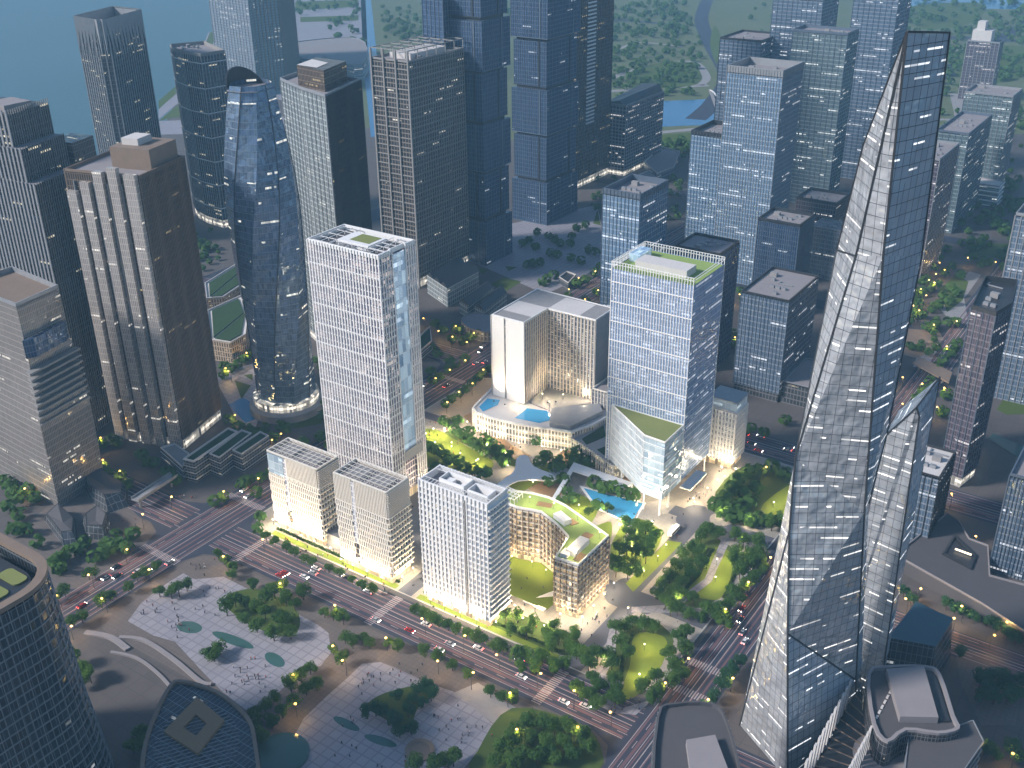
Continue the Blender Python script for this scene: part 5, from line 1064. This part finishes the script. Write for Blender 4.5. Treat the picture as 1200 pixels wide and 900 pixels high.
hedge('long hedge behind the verge before the apartment tower', [(-297, 348.5), (-260, 348.8), (-214, 348.5)], 1.4, 1.2)
hedge('long hedge behind the verge before the lattice blocks', [(-404, 348.5), (-360, 348), (-313, 348.3)], 1.4, 1.2)
# ------------------------------------------------------------------ street lamps
def lamp_proto(kind):
    m = MB()
    if kind == 'street':
        m.tube((0, 0, 0), (0, 0, 9), .16, .1, 6); m.tube((0, 0, 8.9), (1.5, 0, 9.6), .08, .06, 5); a = m.mesh('pole', M['dark'])
        m = MB(); m.lathe((1.5, 0, 9.2), [(.2, -.3), (.58, 0), (.62, .3), (.28, .6)], 8); b = m.mesh('lamp_head', M['lamp'])
    else:
        m.tube((0, 0, 0), (0, 0, 3.6), .10, .07, 6); a = m.mesh('pole', M['dark'])
        m = MB(); m.lathe((0, 0, 3.9), [(.12, -.35), (.36, -.1), (.36, .15), (.12, .4)], 8); b = m.mesh('lamp_head', M['lampw'])
    return a, b
LPR = {k: lamp_proto(k) for k in ('street', 'garden')}
def light(name, energy, col, r):
    l = bpy.data.lights.new(name, 'POINT'); l.energy = energy; l.color = col; l.shadow_soft_size = r; return l
LST = light('street_light', 2000, (1, .60, .18), .6); LGD = light('garden_light', 3600, (1, .78, .46), .5); LPZ = light('plaza_light', 4800, (1, .80, .52), .8)
def lamp(kind, x, y, label, group, lt, z=.12, off=None):
    t = bpy.data.objects.new('street_lamp' if kind == 'street' else 'garden_lamp', None); COL.objects.link(t); t.location = (x, y, z); t.rotation_euler = (0, 0, (x*7.3+y*3.1) % 6.28); tag(t, label, 'street lamp' if kind == 'street' else 'garden lamp', group)
    for nm, me in zip(('pole', 'lamp_head'), LPR[kind]): o = bpy.data.objects.new(nm, me); COL.objects.link(o); o.parent = t
    o = bpy.data.objects.new('bulb', lt); COL.objects.link(o); o.parent = t; o.location = (1.5, 0, 7.9) if kind == 'street' else (0, 0, 5.2)
def lamps(label, group, pts):
    for p in pts: x, y = G(p[0], p[1], 9); lamp('street', x, y, label, group, LST)
lamps('glowing yellow lamp between the plaza trees south of the main avenue', 'plaza side lamps', [(265, 652), (331, 683), (389, 711), (453, 746), (513, 773), (552, 791), (405, 775), (595, 811), (602, 857), (673, 852), (393, 756), (340, 793), (346, 823)])
lamps('glowing yellow lamp in the strip before the apartment tower and lattice blocks', 'block side lamps', [(308, 631), (498, 726), (543, 748), (585, 767), (630, 790)])
lamps('glowing yellow lamp at the kerb of the crossroads park', 'crossroads park lamps', [(673, 813), (717, 833), (777, 803), (806, 770)])
lamps('glowing yellow lamp along the avenue beside the long lawn', 'long lawn lamps', [(902, 652), (877, 681), (852, 713), (895, 548)])
lamps('glowing yellow lamp on the far kerb of the avenue under the crystal skyscraper', 'skyscraper kerb lamps', [(858, 793), (833, 823)])
lamps('glowing yellow lamp on the western avenue and brown plaza', 'western avenue lamps', [(146, 646), (173, 667), (123, 702), (107, 673), (69, 697), (82, 733), (166, 605), (199, 582), (260, 578), (302, 560), (32, 572), (12, 530), (5, 460)])
lamps('glowing yellow lamp in the gardens of the ribbed and twisted towers', 'tower garden lamps', [(117, 515), (143, 553), (123, 540), (273, 488), (270, 435), (328, 508), (318, 515), (288, 415), (388, 522), (262, 432)])
lamps('glowing yellow lamp on the lit avenue beside the hotel', 'hotel avenue lamps', [(523, 471), (540, 459), (553, 451), (568, 433), (510, 445), (528, 433), (543, 423), (549, 402)])
lamps('glowing yellow lamp in the dark plaza by the gabled halls', 'gabled hall lamps', [(498, 373), (532, 383), (512, 388), (529, 396), (555, 390)])
lamps('glowing yellow lamp on the avenue behind the hotel', 'rear avenue lamps', [(696, 318), (678, 327), (665, 340), (702, 340), (685, 352), (868, 345), (862, 395)])
lamps('glowing yellow lamp in the park east of the crystal skyscraper', 'east park lamps', [(1102, 309), (1109, 317), (1095, 321), (1087, 328), (1097, 332), (1077, 339), (1084, 346), (1071, 358), (1079, 365), (1096, 382), (1119, 377), (1112, 407), (1177, 320), (1165, 307), (1136, 303), (1059, 442), (1078, 450), (1058, 475), (1109, 455), (1100, 477)])
lamps('glowing yellow lamp along the dark pavilion road', 'pavilion road lamps', [(1065, 703), (1077, 692), (1130, 713), (1120, 724), (1180, 732), (1163, 743), (1148, 867), (1189, 882), (1145, 628), (1116, 581)])
def gl(label, group, pts, lt=LGD, z=.15):
    for x, y in pts: lamp('garden', x, y, label, group, lt, z)
gl('warm globe lamp on the pavement in front of the lattice blocks', 'lattice block globe lamps', [(-409, 350), (-404, 347.4), (-394, 347.4), (-384, 347.4), (-374, 347.4), (-362, 347.4), (-350, 342.6), (-341, 342.6), (-331, 342.6), (-321, 342.6), (-312.2, 349), (-312.2, 358), (-366, 357), (-365, 364)], LPZ)
gl('warm globe lamp on the pavement round the apartment tower', 'apartment tower globe lamps', [(-295, 350), (-288, 342.4), (-279, 342.4), (-269, 342.4), (-259, 342.4), (-249.4, 346), (-249, 354), (-249, 362), (-240, 356), (-228, 357), (-262, 365), (-276, 364), (-296, 360)], LPZ)
gl('warm globe lamp in the court and garden of the bent block', 'courtyard globe lamps', [(-240, 367), (-226, 369), (-215.5, 373), (-215.5, 384), (-215.5, 395), (-216, 406), (-284, 398)], LPZ)
gl('dim globe lamp on the courtyard lawn', 'court lawn globe lamps', [(-252, 396), (-262, 398), (-274, 396)], LGD)
gl('warm globe lamp in the garden below the hotel podium', 'podium garden globe lamps', [(-385, 506), (-372, 500), (-356, 499.5), (-340, 501), (-325, 506), (-312, 508), (-390, 488), (-377, 478), (-364, 470), (-350, 468), (-398, 486), (-330, 474), (-306, 466), (-318, 440), (-292, 430), (-288, 455)], LPZ)
gl('warm globe lamp on the pool terrace and lawns of the glass tower', 'glass tower globe lamps', [(-266, 491), (-248, 491), (-232, 495), (-217, 503), (-215, 518), (-214, 530), (-218, 545), (-215, 500), (-226, 468), (-216, 460), (-222, 448), (-228, 436), (-216, 436), (-214, 420), (-240, 455), (-256, 462), (-270, 460), (-262, 440), (-246, 430), (-210, 548), (-212, 536), (-214, 470)], LPZ)
gl('warm globe lamp on a lawn of the block parks', 'block park globe lamps', [(-180, 455), (-174, 440), (-172, 462), (-180, 372), (-172, 352), (-184, 388), (-170, 540), (-176, 525), (-196, 498), (-176, 480), (-180, 500), (-200, 440), (-196, 420), (-182, 412), (-200, 392), (-190, 350)], LGD)
gl('warm globe lamp on the lit garden lawn behind the finned tower', 'garden lawn globe lamps', [(-398, 478), (-386, 472), (-374, 474), (-362, 466), (-350, 470), (-392, 490), (-356, 488), (-340, 486)])
gl('warm globe lamp on the garden strip lawn below the courtyard block', 'strip lawn globe lamps', [(-208, 424), (-208, 440), (-209, 452), (-224, 440), (-228, 452), (-222, 424), (-240, 464)])
gl('warm globe lamp among the roof gardens', 'roof garden globe lamps', [(-233, 385), (-223, 378), (-222, 400), (-240, 408), (-256, 410), (-270, 408)], LGD, 33.3)
gl('warm globe lamp on the hotel terrace deck', 'hotel terrace globe lamps', [(-350, 545), (-338, 552), (-326, 560), (-358, 528), (-340, 538)], LGD, 14.2)
# floodlights that wash the facades from the pavement
FL = MB(); FL.box(-.5, .5, -.3, .3, .0, .35); FL.box(-.45, .45, -.25, .15, .35, .75); FLB = FL.mesh('housing', M['dark']); FL = MB(); FL.face([(-.4, .16, .4), (-.4, .16, .72), (.4, .16, .72), (.4, .16, .4)]); FLG = FL.mesh('lens', M['lampw'])
def flood(label, group, x, y, tx, ty, tz, e, col=(1, .78, .5), z=.15, ang=75):
    t = bpy.data.objects.new('floodlight', None); COL.objects.link(t); t.location = (x, y, z); t.rotation_euler = (0, 0, math.atan2(ty-y, tx-x)-math.pi/2); tag(t, label, 'floodlight', group)
    for nm, me in (('housing', FLB), ('lens', FLG)): o = bpy.data.objects.new(nm, me); COL.objects.link(o); o.parent = t
    l = bpy.data.lights.new('flood_beam', 'SPOT'); l.energy = e; l.color = col; l.spot_size = math.radians(ang); l.spot_blend = .8; l.shadow_soft_size = .4
    o = bpy.data.objects.new('beam', l); COL.objects.link(o); o.parent = t; o.location = (0, .3, .9)
    d = Vector((math.hypot(tx-x, ty-y), tz-z)).normalized(); o.rotation_euler = (math.pi/2+math.atan2(d.y, d.x), 0, 0)
def wash(label, group, n, a, b, ta, tb, tz, e, **k):
    for i in range(n):
        u = (i+.5)/n; flood(label, group, a[0]+(b[0]-a[0])*u, a[1]+(b[1]-a[1])*u, ta[0]+(tb[0]-ta[0])*u, ta[1]+(tb[1]-ta[1])*u, tz, e, **k)
G_ = 'facade floodlights'
wash('low floodlight washing the road front of the lattice blocks', 'lattice block floodlights', 3, (-407, 341.8), (-369, 341.8), (-407, 350), (-369, 350), 30, 46000)
wash('low floodlight in the gap lane washing the lattice block beside the apartment tower', 'lattice block floodlights by the lane', 3, (-351, 341.9), (-313, 341.9), (-351, 345), (-315, 345), 28, 34000)
wash('low floodlight between the lattice blocks', 'floodlights between the lattice blocks', 2, (-361, 352), (-361, 363), (-369, 352), (-369, 363), 22, 16000); wash('low floodlight on the lane wall of the lattice block', 'lane wall floodlights', 2, (-306, 347), (-306, 360), (-315, 347), (-315, 360), 22, 18000)
wash('low floodlight washing the apartment tower front', 'apartment tower floodlights', 3, (-293, 341.9), (-250, 341.9), (-293, 344), (-252, 344), 16, 26000); wash('low floodlight on the garden side of the apartment tower', 'apartment flank floodlights', 2, (-243, 347), (-243, 359), (-252, 347), (-252, 359), 24, 22000)
wash('low floodlight in the court of the bent block', 'court floodlights', 3, (-276, 391), (-242, 386), (-272, 400), (-236, 392), 14, 9000); wash('low floodlight at the outer wall of the bent block', 'bent block floodlights', 3, (-212, 377), (-212, 402), (-219, 377), (-219, 402), 14, 9000)
wash('low floodlight at the foot of the tall finned tower', 'finned tower floodlights', 3, (-354, 405), (-354, 430), (-360, 405), (-360, 430), 26, 26000)
wash('floodlight on the hotel podium roof', 'hotel floodlights', 2, (-380, 524), (-362, 524), (-380, 533), (-360, 533), 28, 22000, z=14.3); wash('floodlight on the hotel terrace', 'hotel terrace floodlights', 2, (-346, 540), (-338, 548), (-357, 548), (-345, 562), 30, 16000, z=14.3)
wash('low floodlight before the hotel podium', 'podium floodlights', 4, (-376, 497), (-318, 506), (-376, 505), (-322, 513), 8, 3000); wash('low floodlight under the folded terrace', 'terrace floodlights', 2, (-247, 474), (-222, 474), (-240, 482), (-228, 480), 28, 16000, col=(.85, .92, 1)); wash('low floodlight beside the clinic block', 'clinic floodlights', 2, (-236, 545.4), (-214, 545.4), (-236, 551), (-214, 551), 16, 12000)
# ------------------------------------------------------------------ people
def person_mesh(pose, top, bot):
    v, e, r = [], [], []
    def add(p, rad, par=None):
        v.append(p); r.append(rad)
        if par is not None: e.append((par, len(v)-1))
        return len(v)-1
    st = (.10, .28, .18)[pose]
    pel = add((0, 0, .95), .15); ch = add((0, .02, 1.3), .17, pel); nk = add((0, .02, 1.5), .06, ch); hd = add((0, .03, 1.66), .105, nk)
    for s in (-1, 1):
        k = add((s*.10, s*st*.5, .52), .085, pel); f = add((s*.10, s*st, .07), .06, k); add((s*.10, s*st+.16, .04), .045, f)
        sh = add((s*.22, .02, 1.42), .07, ch); el = add((s*.28, -s*st*.5, 1.14), .05, sh); add((s*.27, -s*st*.6+.1, .9), .04, el)
    me = bpy.data.meshes.new('body'); me.from_pydata(v, e, []); o = bpy.data.objects.new('tmp_body', me); COL.objects.link(o)
    sk = o.modifiers.new('skin', 'SKIN')
    for i, q in enumerate(me.skin_vertices[0].data): q.radius = (r[i], r[i]); q.use_root = (i == 0)
    dg = bpy.context.evaluated_depsgraph_get(); res = bpy.data.meshes.new_from_object(o.evaluated_get(dg)); bpy.data.objects.remove(o)
    res.materials.clear(); [res.materials.append(m) for m in (M['skin'], top, bot, M['hair'])]
    for p in res.polygons:
        z = p.center.z; x = abs(p.center.x); p.material_index = 3 if z > 1.70 else 0 if z > 1.5 or (x > .24 and z < 1.1) else 1 if z > .95 else 2
    return res
M['skin'] = plain('skin', (.45, .28, .2), .6, 0, .05); M['hair'] = plain('hair', (.02, .015, .012), .6, 0, .05)
cl = [plain(n, c, .8, 0, .05) for n, c in (('black_cloth', (.02, .02, .022)), ('red_cloth', (.35, .03, .03)), ('blue_cloth', (.05, .08, .2)), ('white_cloth', (.6, .6, .58)), ('grey_cloth', (.12, .12, .13)))]
PM = [person_mesh(i % 3, cl[i % 5], cl[(0, 4, 0, 2, 0)[i % 5]]) for i in range(8)]
def people(label, group, centres, z=.13):
    for (px, py, n) in centres:
        rr = random.Random(px*31+py); c = G(px, py)
        for i in range(n):
            o = bpy.data.objects.new('person', PM[rr.randrange(8)]); COL.objects.link(o); o.location = (c[0]+rr.gauss(0, 4.2), c[1]+rr.gauss(0, 4.2), z); o.scale = (1.12, 1.12, 1.12); o.rotation_euler = (0, 0, rr.uniform(0, 6.28)); tag(o, label, 'person', group)
people('person strolling on the first tiled plaza in loose groups', 'people on the first tiled plaza', [(182, 715, 9), (197, 730, 8), (246, 698, 6), (240, 715, 4), (277, 788, 7), (288, 795, 8), (305, 800, 6), (272, 800, 3), (210, 742, 4)])
people('person standing on the brown corner by the crossroads', 'people on the brown corner', [(236, 664, 10)])
people('person walking on the second tiled plaza', 'people on the second tiled plaza', [(437, 800, 10), (430, 808, 5), (488, 797, 5), (520, 842, 10), (548, 863, 9), (536, 855, 3), (408, 880, 5), (453, 893, 5), (465, 782, 4), (398, 850, 4)])
people('person resting on the round pavement of the crossroads park', 'people on the park corner', [(732, 829, 8), (752, 825, 4), (712, 728, 3), (800, 722, 3)])
people('person by the terraced podium forecourt', 'people by the terraced podium', [(216, 582, 8), (150, 611, 3)])
people('person at the glass tower entrance plaza', 'people at the glass tower', [(824, 576, 10), (815, 585, 4), (795, 612, 4), (783, 628, 3)])
people('person on the pavement before the lattice blocks', 'people before the lattice blocks', [(330, 633, 4), (370, 652, 4), (400, 668, 4), (445, 692, 6), (350, 640, 3)])
people('person in the garden before the courtyard block', 'people in the lit garden', [(560, 745, 4), (640, 735, 4), (690, 735, 5), (700, 720, 4), (610, 705, 3)])
people('person on the lit garden lawn and timber walk', 'people on the garden lawn', [(510, 513, 5), (538, 523, 5), (570, 505, 3), (590, 522, 3), (500, 502, 3)])
# ------------------------------------------------------------------ cars
PAINT = [plain(n, c, .25, .2, .03) for n, c in (('white_car_paint', (.75, .75, .76)), ('silver_car_paint', (.45, .46, .48)), ('black_car_paint', (.03, .03, .035)), ('red_car_paint', (.4, .03, .03)))]
M['glass'] = plain('car_glass', (.02, .025, .03), .08, 0, .05); M['tyre'] = plain('tyre', (.02, .02, .02), .8, 0, .05)
def car_proto(pm):
    prof = [(-2.3, .45), (-2.3, .85), (-1.5, .98), (1.2, 1.0), (2.2, .9), (2.3, .45)]; m = MB()
    W = .92
    m.loft([[(x, -W, z) for x, z in prof], [(x, W, z) for x, z in prof]], True); m.face([(x, -W, z) for x, z in prof][::-1])
    m.loft([[(-1.5, -.85, .97), (1.25, -.85, .97), (1.25, .85, .97), (-1.5, .85, .97)], [(-.9, -.68, 1.5), (.75, -.68, 1.5), (.75, .68, 1.5), (-.9, .68, 1.5)]]) if False else None
    body = m.mesh('body', pm)
    m = MB(); m.loft([[(-1.6, -.84, .95), (1.3, -.84, .95), (1.3, .84, .95), (-1.6, .84, .95)], [(-.8, -.66, 1.42), (.7, -.66, 1.42), (.7, .66, 1.42), (-.8, .66, 1.42)]]); win = m.mesh('windows', M['glass'])
    m = MB(); m.box(-.85, .75, -.68, .68, 1.4, 1.5); roof = m.mesh('roof', pm)
    m = MB(); m.tube((0, -.12, 0), (0, .12, 0), .34, .34, 10); wheel = m.mesh('wheel', M['tyre'])
    m = MB(); m.box(2.24, 2.36, -.2, .2, .6, .82); hl = m.mesh('headlight', M['head']); m = MB(); m.box(-2.36, -2.24, -.2, .2, .62, .84); tl = m.mesh('taillight', M['tail'])
    return body, win, roof, wheel, hl, tl
CP_ = [car_proto(p) for p in PAINT]
def car(x, y, ang, k, label, group):
    t = bpy.data.objects.new('car', None); COL.objects.link(t); t.location = (x, y, .12); t.rotation_euler = (0, 0, ang); t.scale = (1.1, 1.1, 1.1); tag(t, label, 'car', group); b, w, rf, wh, hl, tl = CP_[k]
    for nm, me, loc in [('body', b, (0, 0, 0)), ('windows', w, (0, 0, 0)), ('roof', rf, (0, 0, 0))]+[('wheel', wh, (sx*1.4, sy*.85, .34)) for sx in (-1, 1) for sy in (-1, 1)]+[('headlight', hl, (0, s*.65, 0)) for s in (-1, 1)]+[('taillight', tl, (0, s*.65, 0)) for s in (-1, 1)]:
        o = bpy.data.objects.new(nm, me); COL.objects.link(o); o.parent = t; o.location = loc
rr = random.Random(12)
CN = ('white', 'silver', 'black', 'red')
def traffic(axis, lo, w, s0, s1, gap, where):
    for u, dr in ((.16, -1), (.28, -1), (.40, -1), (.60, 1), (.75, 1), (.87, 1)):
        s = s0+rr.uniform(0, gap)
        while s < s1:
            k = rr.choice((0, 0, 1, 1, 2, 3)); a = (math.pi/2 if axis == 'x' else 0)+(0 if dr*(1 if axis == 'x' else -1) > 0 else math.pi)
            c = lo+w*u; car(c if axis == 'x' else s, s if axis == 'x' else c, a, k, '%s car driving in the traffic %s' % (CN[k], where), '%s cars %s' % (CN[k], where)); s += gap*rr.uniform(.5, 1.6)
traffic('y', 313, 26, -400, -178, 62, 'on the main avenue below the lattice blocks')
traffic('x', -456, 30, 240, 300, 60, 'on the western avenue below the crossroads')
traffic('x', -456, 30, 356, 700, 95, 'on the western avenue above the crossroads')
traffic('x', -160, 24, 352, 560, 85, 'on the avenue under the crystal skyscraper')
traffic('y', 578, 26, -250, -170, 60, 'on the street behind the clinic block')
t = thing('coach', 'white coach parked on the apron below the glass tower', 'bus', (-213, 470, .17))
m = MB(); m.box(-214.4, -211.8, 464.5, 475, .5, 3.2); m.build('body', M['white'], t); m = MB(); m.box(-214.45, -211.75, 465, 474.2, 1.7, 2.6); m.build('windows', M['glass'], t)
for sx in (-214.3, -211.9):
    for yy in (466.5, 472.5): m = MB(); m.tube((sx-.12, yy, .65), (sx+.12, yy, .65), .48, .48, 10); m.build('wheel', M['tyre'], t)
# ------------------------------------------------------------------ haze, sky, sun, camera
HAZE = .00016
if HAZE:
    m = MB(); m.box(-8800, 4800, -1400, 10800, -2, 420)
    t = bpy.data.materials.new('haze_air'); t.use_nodes = True; n = t.node_tree; n.nodes.clear(); o = n.nodes.new('ShaderNodeOutputMaterial'); v = n.nodes.new('ShaderNodeVolumePrincipled')
    v.inputs['Color'].default_value = (.32, .64, .92, 1); v.inputs['Density'].default_value = HAZE; v.inputs['Anisotropy'].default_value = 0.; n.links.new(v.outputs[0], o.inputs['Volume'])
    tag(m.build('haze', t), kind='stuff')
SUN_E = 34.
sd = Vector((-.69, -.72, 0)).normalized()*math.cos(math.radians(SUN_E)); sd.z = math.sin(math.radians(SUN_E))
w = bpy.data.worlds.new('World'); SC.world = w; w.use_nodes = True; nt = w.node_tree; bg = nt.nodes['Background']
sky = nt.nodes.new('ShaderNodeTexSky'); sky.sky_type = 'NISHITA'; sky.sun_disc = False; sky.sun_elevation = math.radians(SUN_E); sky.sun_rotation = math.atan2(sd.x, sd.y); sky.air_density = 1.3; sky.dust_density = .6; sky.ozone_density = 4.
nt.links.new(sky.outputs[0], bg.inputs[0]); bg.inputs[1].default_value = .12
sl = bpy.data.lights.new('sun', 'SUN'); sl.energy = 4.9; sl.angle = math.radians(10); sl.color = (1, .94, .90); so = bpy.data.objects.new('sun', sl); COL.objects.link(so); so.rotation_euler = (-sd).to_track_quat('-Z', 'Y').to_euler(); so.location = (0, 0, 900)
cam = bpy.data.cameras.new('camera'); co = bpy.data.objects.new('camera', cam); COL.objects.link(co); SC.camera = co
r = Vector((CY, SY, 0)); fh = Vector((-SY, CY, 0)); z = Vector((0, 0, 1)); up = fh*SP+z*CP; fw = fh*CP-z*SP
r2, u2 = r*math.cos(ROLL)-up*math.sin(ROLL), r*math.sin(ROLL)+up*math.cos(ROLL)
mt = Matrix((r2, u2, -fw)).transposed().to_4x4(); mt.translation = (0, 0, H); co.matrix_world = mt
cam.sensor_fit = 'HORIZONTAL'; cam.sensor_width = 36; cam.lens = 36*F/1200; cam.clip_start = 1; cam.clip_end = 30000
vs = SC.view_settings; vs.view_transform = 'Standard'; vs.look = 'None'; vs.gamma = 1; vs.use_curve_mapping = False; vs.exposure = .08
c = SC.cycles; c.use_denoising = True; c.max_bounces = 5; c.diffuse_bounces = 2; c.glossy_bounces = 3; c.transmission_bounces = 2; c.volume_bounces = 0; c.sample_clamp_indirect = 4; c.caustics_reflective = False; c.caustics_refractive = False
